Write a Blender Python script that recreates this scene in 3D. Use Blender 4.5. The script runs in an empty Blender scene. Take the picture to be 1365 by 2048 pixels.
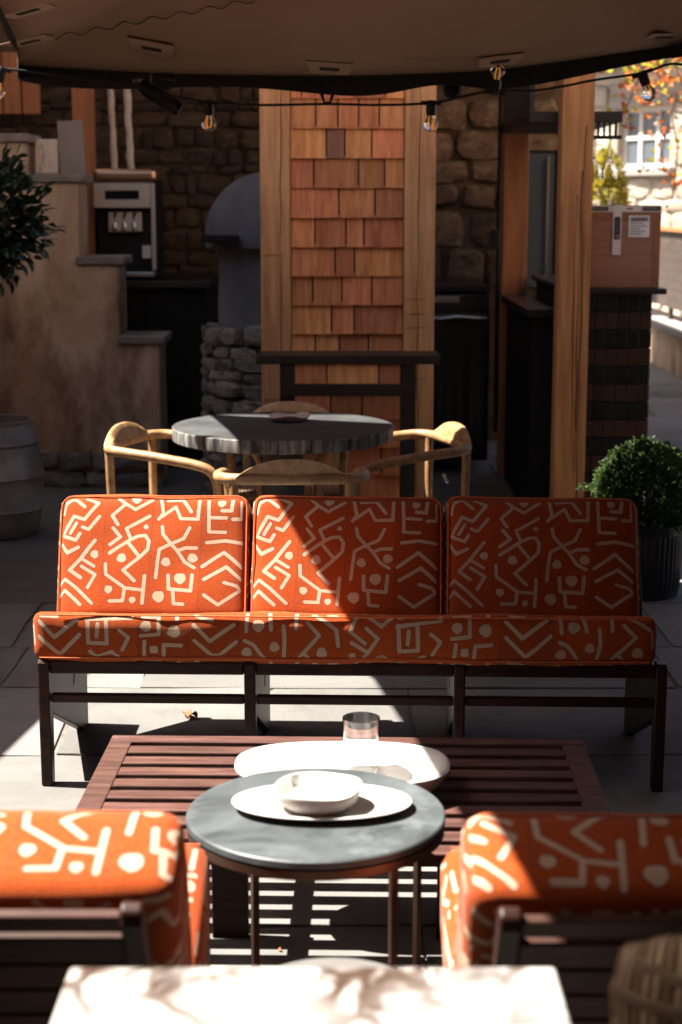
import bpy, bmesh, math, random
import numpy as np
from mathutils import Vector, Matrix, Euler, noise as mnoise

random.seed(7)
S = bpy.context.scene
COL = S.collection
R = math.radians

# ------------------------------------------------------------------ camera
CAM_H, PITCH, FPX = 1.69, R(10.6), 3300.0
cam_d = bpy.data.cameras.new('camera')
cam = bpy.data.objects.new('camera', cam_d)
COL.objects.link(cam)
cam.location = (0, 0, CAM_H)
cam.rotation_euler = (R(90) - PITCH, 0, 0)
cam_d.sensor_fit = 'VERTICAL'
cam_d.sensor_height = 36.0
cam_d.lens = FPX / 2048 * 36.0
cam_d.clip_start, cam_d.clip_end = 0.05, 500
cam_d.dof.use_dof = True
cam_d.dof.focus_distance = 4.95
cam_d.dof.aperture_fstop = 3.5
S.camera = cam

# ------------------------------------------------------------------ world and sun
SUN = Vector((-0.56, 0.06, 1.0)).normalized()          # direction towards the sun
elev = math.asin(SUN.z)
azim = math.atan2(SUN.x, SUN.y)
w = bpy.data.worlds.new('World'); S.world = w; w.use_nodes = True
nt = w.node_tree
bg = nt.nodes['Background']
sky = nt.nodes.new('ShaderNodeTexSky'); sky.sky_type = 'NISHITA'
sky.sun_disc = False; sky.air_density = .75; sky.dust_density = 3.0; sky.ozone_density = .4; sky.sun_elevation = elev; sky.sun_rotation = azim
nt.links.new(sky.outputs['Color'], bg.inputs['Color'])
bg.inputs['Strength'].default_value = 0.05
sl = bpy.data.lights.new('sun', 'SUN'); sl.energy = 5.0; sl.angle = R(0.55); sl.color = (1.0, 0.93, 0.83)
so = bpy.data.objects.new('sun', sl); COL.objects.link(so)
so.rotation_euler = SUN.to_track_quat('Z', 'Y').to_euler()
so.location = SUN * 30
S.view_settings.view_transform = 'Standard'
S.view_settings.look = 'None'
S.view_settings.gamma = 1.0
S.view_settings.use_curve_mapping = False
S.view_settings.exposure = 2.2
S.render.engine = 'CYCLES'
S.cycles.use_denoising = True
S.cycles.max_bounces = 10
S.cycles.diffuse_bounces = 5
S.cycles.sample_clamp_indirect = 6.0
S.cycles.caustics_reflective = False

# ------------------------------------------------------------------ helpers
def at(px, py, Y=None, z=None):
    """point of the place seen at photograph pixel px, py on the plane of depth Y or of height z"""
    u, v = (px - 682.5) / FPX, (py - 1024) / FPX
    d = Vector((u, math.cos(PITCH) - v * math.sin(PITCH), -math.sin(PITCH) - v * math.cos(PITCH)))
    t = Y / d.y if Y is not None else (z - CAM_H) / d.z
    return Vector((0, 0, CAM_H)) + d * t

def smooth_path(pts, n=6, closed=False):
    P = [Vector(p) for p in pts]
    out = []
    m = len(P)
    for i in range(m if closed else m - 1):
        if closed:
            p0, p1, p2, p3 = P[i - 1], P[i], P[(i + 1) % m], P[(i + 2) % m]
        else:
            p0, p1, p2, p3 = P[max(i - 1, 0)], P[i], P[i + 1], P[min(i + 2, m - 1)]
        for k in range(n):
            t = k / n
            out.append(0.5 * ((2 * p1) + (p2 - p0) * t + (2 * p0 - 5 * p1 + 4 * p2 - p3) * t * t + (3 * p1 - p0 - 3 * p2 + p3) * t ** 3))
    if not closed:
        out.append(P[-1])
    return out

class MB:
    def __init__(self):
        self.v, self.f = [], []
    def add(self, vs, fs):
        o = len(self.v)
        self.v += [tuple(x) for x in vs]
        self.f += [tuple(i + o for i in f) for f in fs]
        return self
    def box(self, c, s, rot=None):
        cx, cy, cz = c; a, b, d = s[0] / 2, s[1] / 2, s[2] / 2
        vs = [Vector((i * a, j * b, k * d)) for i in (-1, 1) for j in (-1, 1) for k in (-1, 1)]
        if rot is not None:
            M = Euler(rot).to_matrix(); vs = [M @ q for q in vs]
        vs = [q + Vector(c) for q in vs]
        return self.add(vs, [(0, 1, 3, 2), (4, 6, 7, 5), (0, 4, 5, 1), (2, 3, 7, 6), (0, 2, 6, 4), (1, 5, 7, 3)])
    def span(self, x0, x1, y0, y1, z0, z1):
        return self.box(((x0 + x1) / 2, (y0 + y1) / 2, (z0 + z1) / 2), (x1 - x0, y1 - y0, z1 - z0))
    def prism(self, poly, a, b, axis='x'):
        def P(p, h):
            return {'x': (h, p[0], p[1]), 'y': (p[0], h, p[1]), 'z': (p[0], p[1], h)}[axis]
        n = len(poly)
        vs = [P(p, a) for p in poly] + [P(p, b) for p in poly]
        fs = [tuple(range(n)), tuple(range(2 * n - 1, n - 1, -1))] + [(i, n + i, n + (i + 1) % n, (i + 1) % n) for i in range(n)]
        return self.add(vs, fs)
    def tube(self, pts, r, seg=10, closed=False, flat=None):
        P = [Vector(p) for p in pts]; n = len(P)
        rr = r if isinstance(r, (list, tuple)) else [r] * n
        vs, fs, prev = [], [], None
        for i, p in enumerate(P):
            if closed:
                t = P[(i + 1) % n] - P[i - 1]
            else:
                t = P[min(i + 1, n - 1)] - P[max(i - 1, 0)]
            t.normalize()
            if prev is None:
                a = Vector((0, 0, 1)) if abs(t.z) < .9 else Vector((1, 0, 0))
                nrm = (a - t * a.dot(t)).normalized()
            else:
                nrm = (prev - t * prev.dot(t)).normalized()
            prev = nrm; bi = t.cross(nrm)
            for k in range(seg):
                an = 2 * math.pi * k / seg
                fl = flat or (1, 1)
                vs.append(p + nrm * (math.cos(an) * rr[i] * fl[0]) + bi * (math.sin(an) * rr[i] * fl[1]))
        for i in range(n if closed else n - 1):
            j = (i + 1) % n
            for k in range(seg):
                l = (k + 1) % seg
                fs.append((i * seg + k, i * seg + l, j * seg + l, j * seg + k))
        if not closed:
            fs.append(tuple(range(seg - 1, -1, -1)))
            fs.append(tuple((n - 1) * seg + k for k in range(seg)))
        return self.add(vs, fs)
    def lathe(self, prof, seg=32, c=(0, 0, 0), sx=1.0, sy=1.0, wob=None):
        vs, fs = [], []
        n = len(prof)
        for k in range(seg):
            an = 2 * math.pi * k / seg
            for i, (r, z) in enumerate(prof):
                q = wob(an, r, z) if wob else (r, z)
                vs.append((c[0] + math.cos(an) * q[0] * sx, c[1] + math.sin(an) * q[0] * sy, c[2] + q[1]))
        for k in range(seg):
            l = (k + 1) % seg
            for i in range(n - 1):
                fs.append((k * n + i, l * n + i, l * n + i + 1, k * n + i + 1))
        if prof[0][0] > 1e-6: fs.append(tuple(k * n for k in range(seg - 1, -1, -1)))
        if prof[-1][0] > 1e-6: fs.append(tuple(k * n + n - 1 for k in range(seg)))
        return self.add(vs, fs)
    def mesh(self, name, m, smooth=False):
        me = bpy.data.meshes.new(name)
        me.from_pydata(self.v, [], self.f); me.validate(); 
        bm = bmesh.new(); bm.from_mesh(me)
        bmesh.ops.remove_doubles(bm, verts=bm.verts, dist=1e-6)
        bmesh.ops.recalc_face_normals(bm, faces=bm.faces)
        bm.to_mesh(me); bm.free()
        me.materials.append(m)
        if smooth:
            me.polygons.foreach_set('use_smooth', [True] * len(me.polygons))
        return me
    def build(self, name, m, parent=None, smooth=False, bevel=0, seg=2):
        return put(name, self.mesh(name, m, smooth), parent, bevel=bevel, seg=seg, auto=smooth)

def put(name, me, parent=None, bevel=0, seg=2, auto=False):
    o = bpy.data.objects.new(name, me); COL.objects.link(o)
    if parent is not None: o.parent = parent
    if bevel:
        b = o.modifiers.new('bevel', 'BEVEL'); b.width = bevel; b.segments = seg; b.limit_method = 'ANGLE'; b.angle_limit = R(40)
        b.harden_normals = False
    if auto:
        e = o.modifiers.new('split', 'EDGE_SPLIT'); e.split_angle = R(38)
    return o

def tag(o, label=None, cat=None, group=None, kind=None):
    for k, v in (('label', label), ('category', cat), ('group', group), ('kind', kind)):
        if v: o[k] = v
    return o

def thing(name, label, cat, loc=(0, 0, 0), rz=0, group=None):
    o = bpy.data.objects.new(name, None); COL.objects.link(o)
    o.location = loc; o.rotation_euler = (0, 0, rz); o.empty_display_size = .1
    return tag(o, label, cat, group)

def kids(o):
    return [c for c in bpy.data.objects if c.parent == o]

def copy_tree(o, loc, rz, label, parent=None):
    c = o.copy(); COL.objects.link(c)
    if parent is None:
        c.location = loc; c.rotation_euler = (0, 0, rz); c['label'] = label
    else:
        c.parent = parent
    for ch in kids(o): copy_tree(ch, None, None, None, c)
    return c

# ------------------------------------------------------------------ materials
def nn(nt, kind, **kw):
    n = nt.nodes.new(kind)
    for k, v in kw.items():
        if k in n.inputs: n.inputs[k].default_value = v
        else: setattr(n, k, v)
    return n

def mat(name, c1, c2=None, rough=.6, metal=0.0, scale=6.0, stretch=(1, 1, 1), detail=6, lo=.35, hi=.65, bump=0.0, bscale=None,
        vary=0.0, spec=.5, c3=None, s3=2.0, lo3=.5, hi3=.7, coat=0.0, rvar=0.0, dist=0.0, rand_off=True):
    m = bpy.data.materials.new(name); m.use_nodes = True
    nt = m.node_tree; L = nt.links.new
    p = nt.nodes['Principled BSDF']
    p.inputs['Roughness'].default_value = rough; p.inputs['Metallic'].default_value = metal
    p.inputs['Specular IOR Level'].default_value = spec
    p.inputs['Coat Weight'].default_value = coat
    if c2 is None:
        p.inputs['Base Color'].default_value = (*c1, 1)
        if not (vary or bump): return m
        c2 = c1
    tc = nn(nt, 'ShaderNodeTexCoord'); mp = nn(nt, 'ShaderNodeMapping'); mp.inputs['Scale'].default_value = stretch
    oi = nn(nt, 'ShaderNodeObjectInfo')
    L(tc.outputs['Object'], mp.inputs['Vector'])
    if rand_off:
        mu = nn(nt, 'ShaderNodeMath', operation='MULTIPLY'); mu.inputs[1].default_value = 37.0
        cx = nn(nt, 'ShaderNodeCombineXYZ')
        L(oi.outputs['Random'], mu.inputs[0]); L(mu.outputs[0], cx.inputs[0]); L(mu.outputs[0], cx.inputs[1]); L(mu.outputs[0], cx.inputs[2])
        L(cx.outputs[0], mp.inputs['Location'])
    no = nn(nt, 'ShaderNodeTexNoise', Scale=scale, Detail=detail, Roughness=.6, Distortion=dist)
    L(mp.outputs[0], no.inputs['Vector'])
    cr = nn(nt, 'ShaderNodeValToRGB')
    cr.color_ramp.elements[0].position = lo; cr.color_ramp.elements[1].position = hi
    cr.color_ramp.elements[0].color = (*c1, 1); cr.color_ramp.elements[1].color = (*c2, 1)
    L(no.outputs['Fac'], cr.inputs['Fac'])
    out = cr.outputs['Color']
    if c3 is not None:
        n3 = nn(nt, 'ShaderNodeTexNoise', Scale=s3, Detail=5, Roughness=.65)
        L(mp.outputs[0] if s3 > 0 else tc.outputs['Object'], n3.inputs['Vector'])
        r3 = nn(nt, 'ShaderNodeMapRange'); r3.inputs[1].default_value = lo3; r3.inputs[2].default_value = hi3
        L(n3.outputs['Fac'], r3.inputs[0])
        mx = nn(nt, 'ShaderNodeMix', data_type='RGBA'); mx.inputs['B'].default_value = (*c3, 1)
        L(r3.outputs[0], mx.inputs['Factor']); L(out, mx.inputs['A']); out = mx.outputs['Result']
    if vary:
        mr = nn(nt, 'ShaderNodeMapRange'); mr.inputs[3].default_value = 1 - vary; mr.inputs[4].default_value = 1 + vary
        hs = nn(nt, 'ShaderNodeHueSaturation')
        L(oi.outputs['Random'], mr.inputs[0]); L(mr.outputs[0], hs.inputs['Value']); L(out, hs.inputs['Color']); out = hs.outputs['Color']
        mh = nn(nt, 'ShaderNodeMath', operation='FRACT'); mm = nn(nt, 'ShaderNodeMath', operation='MULTIPLY'); mm.inputs[1].default_value = 7.31
        L(oi.outputs['Random'], mm.inputs[0]); L(mm.outputs[0], mh.inputs[0])
        m2 = nn(nt, 'ShaderNodeMapRange'); m2.inputs[3].default_value = .5 - vary * .03; m2.inputs[4].default_value = .5 + vary * .03
        L(mh.outputs[0], m2.inputs[0]); L(m2.outputs[0], hs.inputs['Hue'])
    L(out, p.inputs['Base Color'])
    if rvar:
        rr = nn(nt, 'ShaderNodeMapRange'); rr.inputs[3].default_value = max(rough - rvar, .02); rr.inputs[4].default_value = rough + rvar
        L(no.outputs['Fac'], rr.inputs[0]); L(rr.outputs[0], p.inputs['Roughness'])
    if bump:
        nb = nn(nt, 'ShaderNodeTexNoise', Scale=bscale or scale * 2, Detail=6, Roughness=.65)
        L(mp.outputs[0], nb.inputs['Vector'])
        b = nn(nt, 'ShaderNodeBump'); b.inputs['Strength'].default_value = 1.0; b.inputs['Distance'].default_value = bump
        L(nb.outputs['Fac'], b.inputs['Height']); L(b.outputs[0], p.inputs['Normal'])
    return m

def leaf_mat(name, c1, c2, trans=.35, rough=.35, spec=.5):
    m = mat(name, c1, c2, rough=rough, scale=3, vary=.35, spec=spec)
    nt = m.node_tree; p = nt.nodes['Principled BSDF']; o = nt.nodes['Material Output']
    t = nn(nt, 'ShaderNodeBsdfTranslucent'); mx = nn(nt, 'ShaderNodeMixShader'); mx.inputs[0].default_value = trans
    src = p.inputs['Base Color'].links[0].from_socket
    hs = nn(nt, 'ShaderNodeHueSaturation'); hs.inputs['Value'].default_value = 1.9; hs.inputs['Hue'].default_value = .485
    nt.links.new(src, hs.inputs['Color']); nt.links.new(hs.outputs[0], t.inputs['Color'])
    nt.links.new(p.outputs[0], mx.inputs[1]); nt.links.new(t.outputs[0], mx.inputs[2]); nt.links.new(mx.outputs[0], o.inputs['Surface'])
    return m

M = {}
M['slab'] = mat('limestone paving', (0.1264, 0.1213, 0.1146), (0.1811, 0.1752, 0.1668), rough=.75, scale=2.2, bump=.006, bscale=9, vary=.2, c3=(0.09266, 0.08845, 0.08256), s3=1.1, lo3=.52, hi3=.75, spec=.35)
M['joint'] = mat('sandy joint', (0.1105, 0.0952, 0.08075), (0.17, 0.153, 0.1318), rough=.95, scale=14, bump=.004)
M['darkwood'] = mat('dark stained wood', (0.0165, 0.00675, 0.00525), (0.04125, 0.01575, 0.01125), rough=.42, scale=5, stretch=(2, 9, 9), vary=.12, spec=.16, bump=.0006, rvar=.08)
M['chairboard'] = mat('dark chair back board', (.026, .0125, .0095), (.062, .027, .02), rough=.5, scale=5, stretch=(2, 9, 9), vary=.15, spec=.15, bump=.0006)
M['redwood'] = mat('oiled red slat wood', (0.05018, 0.02125, 0.01653), (0.1063, 0.05018, 0.03897), rough=.6, spec=.2, scale=5, stretch=(1.2, 14, 14), vary=.18, bump=.001, c3=(0.1594, 0.1004, 0.08266), s3=4, lo3=.55, hi3=.8, rvar=.1)
M['chairwood'] = mat('weathered pale hardwood', (.28, .14, .055), (.45, .275, .135), rough=.48, scale=6, stretch=(4, 4, 4), vary=.08, bump=.0008, c3=(0.156, 0.078, 0.0351), s3=5, lo3=.58, hi3=.78)
M['oak'] = mat('green oak post', (.46, .22, .088), (.66, .365, .175), rough=.65, scale=3.2, stretch=(9, 9, .7), bump=.0015, bscale=8, c3=(.21, .095, .04), s3=2.5, lo3=.56, hi3=.8, vary=.06)
M['oakdeep'] = mat('deep orange oak post', (.40, .165, .055), (.58, .28, .11), rough=.65, scale=3.2, stretch=(9, 9, .7), bump=.0015, bscale=8, c3=(.2, .075, .025), s3=2.5, lo3=.54, hi3=.78)
M['oakred'] = mat('cedar frame post', (.36, .125, .045), (.5, .21, .09), rough=.65, scale=3.2, stretch=(9, 9, .7), bump=.0015, bscale=8, c3=(.18, .06, .025), s3=2.5, lo3=.55, hi3=.8, vary=.08)
M['shingle'] = mat('cedar shingle', (.52, .18, .064), (.72, .30, .125), rough=.7, scale=3.5, stretch=(11, 11, .8), bump=.0015, bscale=9, vary=.36, c3=(.36, .10, .036), s3=2, lo3=.5, hi3=.8)
M['shingledark'] = mat('weathered dark shingle', (.23, .09, .06), (.30, .13, .085), rough=.7, scale=3.5, stretch=(11, 11, .8), bump=.0015, bscale=9)
M['crack'] = mat('drying crack in oak', (.07, .03, .015), rough=.9)
M['render'] = mat('aged lime render', (.44, .28, .165), (.64, .48, .33), rough=.9, stretch=(1.5, 1.5, .7), scale=1.9, detail=9, bump=.006, bscale=9, c3=(.21, .12, .068), s3=1.6, lo3=.46, hi3=.64, dist=.6)
M['cap'] = mat('weathered stone coping', (.2, .165, .14), (.34, .29, .25), rough=.85, scale=7, bump=.004, vary=.15)
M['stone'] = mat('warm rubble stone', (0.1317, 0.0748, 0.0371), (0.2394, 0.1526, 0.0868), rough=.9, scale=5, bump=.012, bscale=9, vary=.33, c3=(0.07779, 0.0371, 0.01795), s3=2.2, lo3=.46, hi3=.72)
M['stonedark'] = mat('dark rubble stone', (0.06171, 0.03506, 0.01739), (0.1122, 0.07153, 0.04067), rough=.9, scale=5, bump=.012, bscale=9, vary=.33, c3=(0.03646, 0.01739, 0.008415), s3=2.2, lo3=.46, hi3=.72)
M['stonepale'] = mat('pale house stone', (0.4166, 0.3422, 0.2604), (0.5357, 0.4762, 0.3869), rough=.9, scale=4, bump=.012, bscale=8, vary=.22)
M['stonegrey'] = mat('grey oven base stone', (0.132, 0.11, 0.0935), (0.297, 0.264, 0.2255), rough=.9, scale=6, bump=.01, bscale=10, vary=.3)
M['mortar'] = mat('earth mortar', (0.07167, 0.04216, 0.02192), (0.1391, 0.09061, 0.0527), rough=.95, scale=8, bump=.012)
M['mortarpale'] = mat('lime mortar', (0.3024, 0.2592, 0.2088), (0.3744, 0.3312, 0.2772), rough=.95, scale=8, bump=.008)
M['ovenplaster'] = mat('blue grey oven plaster', (0.1125, 0.12, 0.135), (0.1725, 0.1837, 0.2025), rough=.85, scale=3, bump=.005, bscale=6, c3=(0.075, 0.07125, 0.0675), s3=2, lo3=.5, hi3=.75)
M['iron'] = mat('black iron', (.008, .008, .008), (.015, .014, .014), rough=.55, scale=10, spec=.2)
M['blackplastic'] = mat('black plastic', (.01, .01, .011), rough=.35)
M['blackwood'] = mat('black stained bar wood', (0.0084, 0.0056, 0.0049), (0.0196, 0.0126, 0.0098), rough=.45, scale=4, stretch=(1, 10, 10), bump=.001, vary=.1)
M['canopy'] = None
M['hem'] = mat('backlit hem black', (.012, .011, .011), (.02, .019, .019), rough=.8, scale=30)  # hem coloured near black to carry its backlit shade
M['slate'] = mat('dark stone table top', (0.0255, 0.03, 0.03225), (0.0885, 0.102, 0.1087), rough=.42, scale=5, bump=.0012, c3=(0.18, 0.195, 0.2063), s3=5.0, lo3=.58, hi3=.84, rvar=.12, dist=1.2, lo=.3, hi=.72)
M['bronze'] = mat('brushed bronze', (0.1084, 0.05737, 0.03952), (0.1658, 0.0924, 0.06375), rough=.36, metal=.85, scale=8)
M['basalt'] = mat('charcoal drum table', (0.0308, 0.03192, 0.0336), (0.0644, 0.0672, 0.06832), rough=.6, spec=.25, scale=5, bump=.001, rvar=.1)
M['basaltside'] = mat('charred grain edge', (0.028, 0.028, 0.0304), (0.4, 0.376, 0.352), rough=.7, spec=.2, scale=4, stretch=(7, 7, .7), lo=.42, hi=.72, bump=.003, bscale=5)
M['ceramic'] = mat('matt white ceramic', (0.4182, 0.3973, 0.3729), (0.474, 0.453, 0.4286), rough=.42, scale=5, bump=.0008, bscale=18)
M['ceramicedge'] = mat('unglazed clay', (.62, .46, .34), (.7, .54, .42), rough=.7, scale=9)
M['claydish'] = mat('pink clay dish', (.42, .30, .24), (.52, .4, .33), rough=.6, scale=9)
M['marble'] = mat('white veined marble', (0.3315, 0.3124, 0.2964), (0.3952, 0.3825, 0.3698), rough=.28, scale=3, c3=None)
M['zinc'] = mat('weathered zinc', (0.153, 0.144, 0.1395), (0.297, 0.288, 0.279), rough=.6, metal=.35, scale=5, bump=.003, bscale=9, c3=(0.171, 0.108, 0.0675), s3=2.6, lo3=.52, hi3=.72)
M['potmetal'] = mat('dark ribbed metal', (0.035, 0.0371, 0.0406), (0.063, 0.0658, 0.07), rough=.42, metal=.6, scale=6)
M['soil'] = mat('soil', (.03, .02, .013), (.07, .048, .03), rough=.95, scale=30, bump=.01)
M['bark'] = mat('bark', (.07, .05, .035), (.14, .1, .07), rough=.9, scale=9, stretch=(4, 4, 1), bump=.004)
M['bay'] = leaf_mat('glossy bay leaf', (.012, .026, .010), (.028, .05, .017), .22, .28)
M['box'] = leaf_mat('boxwood leaf', (.020, .040, .008), (.055, .092, .02), .6, .5)
M['shrub'] = leaf_mat('yellow green leaf', (.22, .22, .016), (.36, .32, .035), .4, .5)
M['autumn'] = leaf_mat('autumn creeper leaf', (.32, .10, .02), (.46, .20, .035), .35, .5)
M['dryleaf'] = mat('dry leaf', (.16, .06, .025), (.28, .12, .05), rough=.8, scale=20)
M['steel'] = mat('brushed steel', (.42, .41, .40), (.5, .49, .48), rough=.3, metal=1.0, scale=4, stretch=(1, 1, 20))
M['darksteel'] = mat('dark appliance steel', (.028, .027, .026), (.045, .043, .041), rough=.28, metal=.6, scale=4)
M['copper'] = mat('copper tinted lid', (.50, .28, .17), (.58, .34, .21), rough=.24, metal=.9, scale=5)
M['machgrey'] = mat('warm grey machine panel', (.50, .43, .365), (.55, .48, .41), rough=.4, metal=.3, scale=5)
M['birch'] = mat('pale rough pole', (.66, .53, .41), (.82, .70, .58), rough=.9, scale=9, stretch=(3, 3, 1), bump=.004, c3=(.2, .13, .09), s3=6, lo3=.6, hi3=.75)
M['board'] = mat('pale painted board', (.27, .235, .2), (.35, .31, .27), rough=.8, scale=4)
M['card'] = mat('brown cardboard', (0.306, 0.153, 0.09775), (0.357, 0.187, 0.1232), rough=.85, scale=3, stretch=(1, 1, 12), spec=.2)
M['cardtape'] = mat('brown parcel tape', (.27, .115, .06), (.31, .14, .075), rough=.35, scale=3)
M['tape'] = mat('white parcel tape', (.62, .58, .54), (.7, .66, .62), rough=.4, scale=12)
M['ink'] = mat('black ink', (.02, .02, .02), rough=.6)
M['redink'] = mat('red ink', (.45, .04, .03), rough=.6)
M['paper'] = mat('label paper', (.72, .70, .69), (.78, .76, .75), rough=.7, scale=6)
M['tilebrown'] = mat('brown glazed tile', (0.0315, 0.0126, 0.00924), (0.0546, 0.0231, 0.01596), rough=.38, scale=6, vary=.3)
M['tiledark'] = mat('black green glazed tile', (0.005376, 0.005712, 0.00504), (0.0121, 0.01243, 0.01075), rough=.3, scale=6, vary=.3)
M['grout'] = mat('dark grout', (.012, .01, .009), rough=.9)
M['whitepaint'] = mat('white painted wood', (0.629, 0.612, 0.578), (0.68, 0.663, 0.6375), rough=.5, scale=8)
M['rooftile'] = mat('old roof tile', (.12, .075, .055), (.2, .13, .1), rough=.9, scale=5, vary=.2)
M['fence'] = mat('brown metal fence', (.05, .035, .028), (.075, .053, .042), rough=.6, scale=5)
M['coping'] = mat('pale step stone', (0.2604, 0.2356, 0.2139), (0.3224, 0.2976, 0.2728), rough=.85, scale=5)
M['roofboard'] = mat('pergola roof boards', (.13, .07, .035), (.22, .125, .065), rough=.8, scale=4, stretch=(9, 1, 9), vary=.15)
M['cable'] = mat('black rubber cable', (.012, .012, .012), rough=.4)
M['wicker'] = mat('woven brown cord', (.24, .155, .09), (.48, .34, .21), rough=.8, scale=7, stretch=(3, 3, 1), vary=.1, bump=.001)
M['greystool'] = mat('grey concrete stool', (0.08, 0.076, 0.072), (0.112, 0.108, 0.104), rough=.8, scale=5, bump=.001)
M['piping'] = mat('orange piping', (.42, .085, .022), (.52, .12, .032), rough=.85, scale=60)
M['blackboardscreen'] = mat('dark display', (.008, .008, .01), rough=.15)

# canopy: fabric that lets a little light through
m = mat('taupe canopy fabric', (.34, .222, .155), (.39, .262, .19), rough=.9, scale=1.2, spec=.15, bump=.0015, bscale=2.5)
nt = m.node_tree; p = nt.nodes['Principled BSDF']; t = nn(nt, 'ShaderNodeBsdfTranslucent'); t.inputs['Color'].default_value = (.36, .2, .12, 1)
mx = nn(nt, 'ShaderNodeMixShader'); mx.inputs[0].default_value = .01
nt.links.new(p.outputs[0], mx.inputs[1]); nt.links.new(t.outputs[0], mx.inputs[2]); nt.links.new(mx.outputs[0], nt.nodes['Material Output'].inputs['Surface'])
M['canopy'] = m
M['pocket'] = mat('canopy pocket fabric', (.42, .285, .205), (.47, .33, .245), rough=.9, scale=4)

# marble: a broken net of thin brown and grey veins
m = M['marble']; nt = m.node_tree; L = nt.links.new; p = nt.nodes['Principled BSDF']
src = p.inputs['Base Color'].links[0].from_socket
tc = nn(nt, 'ShaderNodeTexCoord')
for sc_, warp, wid_, col_, lo_, hi_, ms, st_ in ((6.0, .30, .10, (.06, .038, .028, 1), .36, .58, 3.5, (1, .8, 1)), (11.0, .22, .12, (.085, .072, .068, 1), .42, .62, 5.0, (.8, 1, 1)), (8.0, .36, .075, (.055, .032, .021, 1), .44, .62, 4.0, (1, 1, 1))):
    mp = nn(nt, 'ShaderNodeMapping'); mp.inputs['Scale'].default_value = st_; mp.inputs['Location'].default_value = (sc_, sc_ * .37, 0); L(tc.outputs['Object'], mp.inputs['Vector'])
    dn = nn(nt, 'ShaderNodeTexNoise', Scale=5.0, Detail=3, Roughness=.5); L(mp.outputs[0], dn.inputs['Vector'])
    sb = nn(nt, 'ShaderNodeVectorMath', operation='MULTIPLY_ADD'); sb.inputs[1].default_value = (warp,) * 3
    L(dn.outputs['Color'], sb.inputs[0]); L(mp.outputs[0], sb.inputs[2])
    vo = nn(nt, 'ShaderNodeTexVoronoi', Scale=sc_); vo.feature = 'DISTANCE_TO_EDGE'; L(sb.outputs[0], vo.inputs['Vector'])
    mr = nn(nt, 'ShaderNodeMapRange'); mr.inputs[1].default_value = wid_ * .25; mr.inputs[2].default_value = wid_; mr.inputs[3].default_value = 1; mr.inputs[4].default_value = 0; L(vo.outputs['Distance'], mr.inputs[0])
    nm = nn(nt, 'ShaderNodeTexNoise', Scale=ms, Detail=4); L(mp.outputs[0], nm.inputs['Vector'])
    m2 = nn(nt, 'ShaderNodeMapRange'); m2.inputs[1].default_value = lo_; m2.inputs[2].default_value = hi_; L(nm.outputs['Fac'], m2.inputs[0])
    mm = nn(nt, 'ShaderNodeMath', operation='MULTIPLY', use_clamp=True); L(mr.outputs[0], mm.inputs[0]); L(m2.outputs[0], mm.inputs[1])
    mx = nn(nt, 'ShaderNodeMix', data_type='RGBA'); mx.inputs['B'].default_value = col_
    L(mm.outputs[0], mx.inputs['Factor']); L(src, mx.inputs['A']); src = mx.outputs['Result']
L(src, p.inputs['Base Color'])

def glass(name, tint=(1, 1, 1), rough=0.0):
    m = bpy.data.materials.new(name); m.use_nodes = True
    p = m.node_tree.nodes['Principled BSDF']
    p.inputs['Base Color'].default_value = (*tint, 1); p.inputs['Roughness'].default_value = rough
    p.inputs['Transmission Weight'].default_value = 1.0; p.inputs['IOR'].default_value = 1.45
    return m
M['glass'] = glass('clear glass', (.97, .98, .97))
M['bulbglass'] = glass('bulb glass', (1, .97, .9))
M['pane'] = mat('window pane', (.10, .12, .14), rough=.05, spec=.9)
m = bpy.data.materials.new('warm filament'); m.use_nodes = True
p = m.node_tree.nodes['Principled BSDF']; p.inputs['Base Color'].default_value = (1, .5, .12, 1)
p.inputs['Emission Color'].default_value = (1, .42, .06, 1); p.inputs['Emission Strength'].default_value = .12
M['filament'] = m

# ------------------------------------------------------------------ woven print of the cushions (drawn in code into pixel buffers)
BW, BH = .60, .40          # metres of cloth shown by the back print
SW, SH = 1.80, .165        # metres shown by the seat band print

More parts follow.
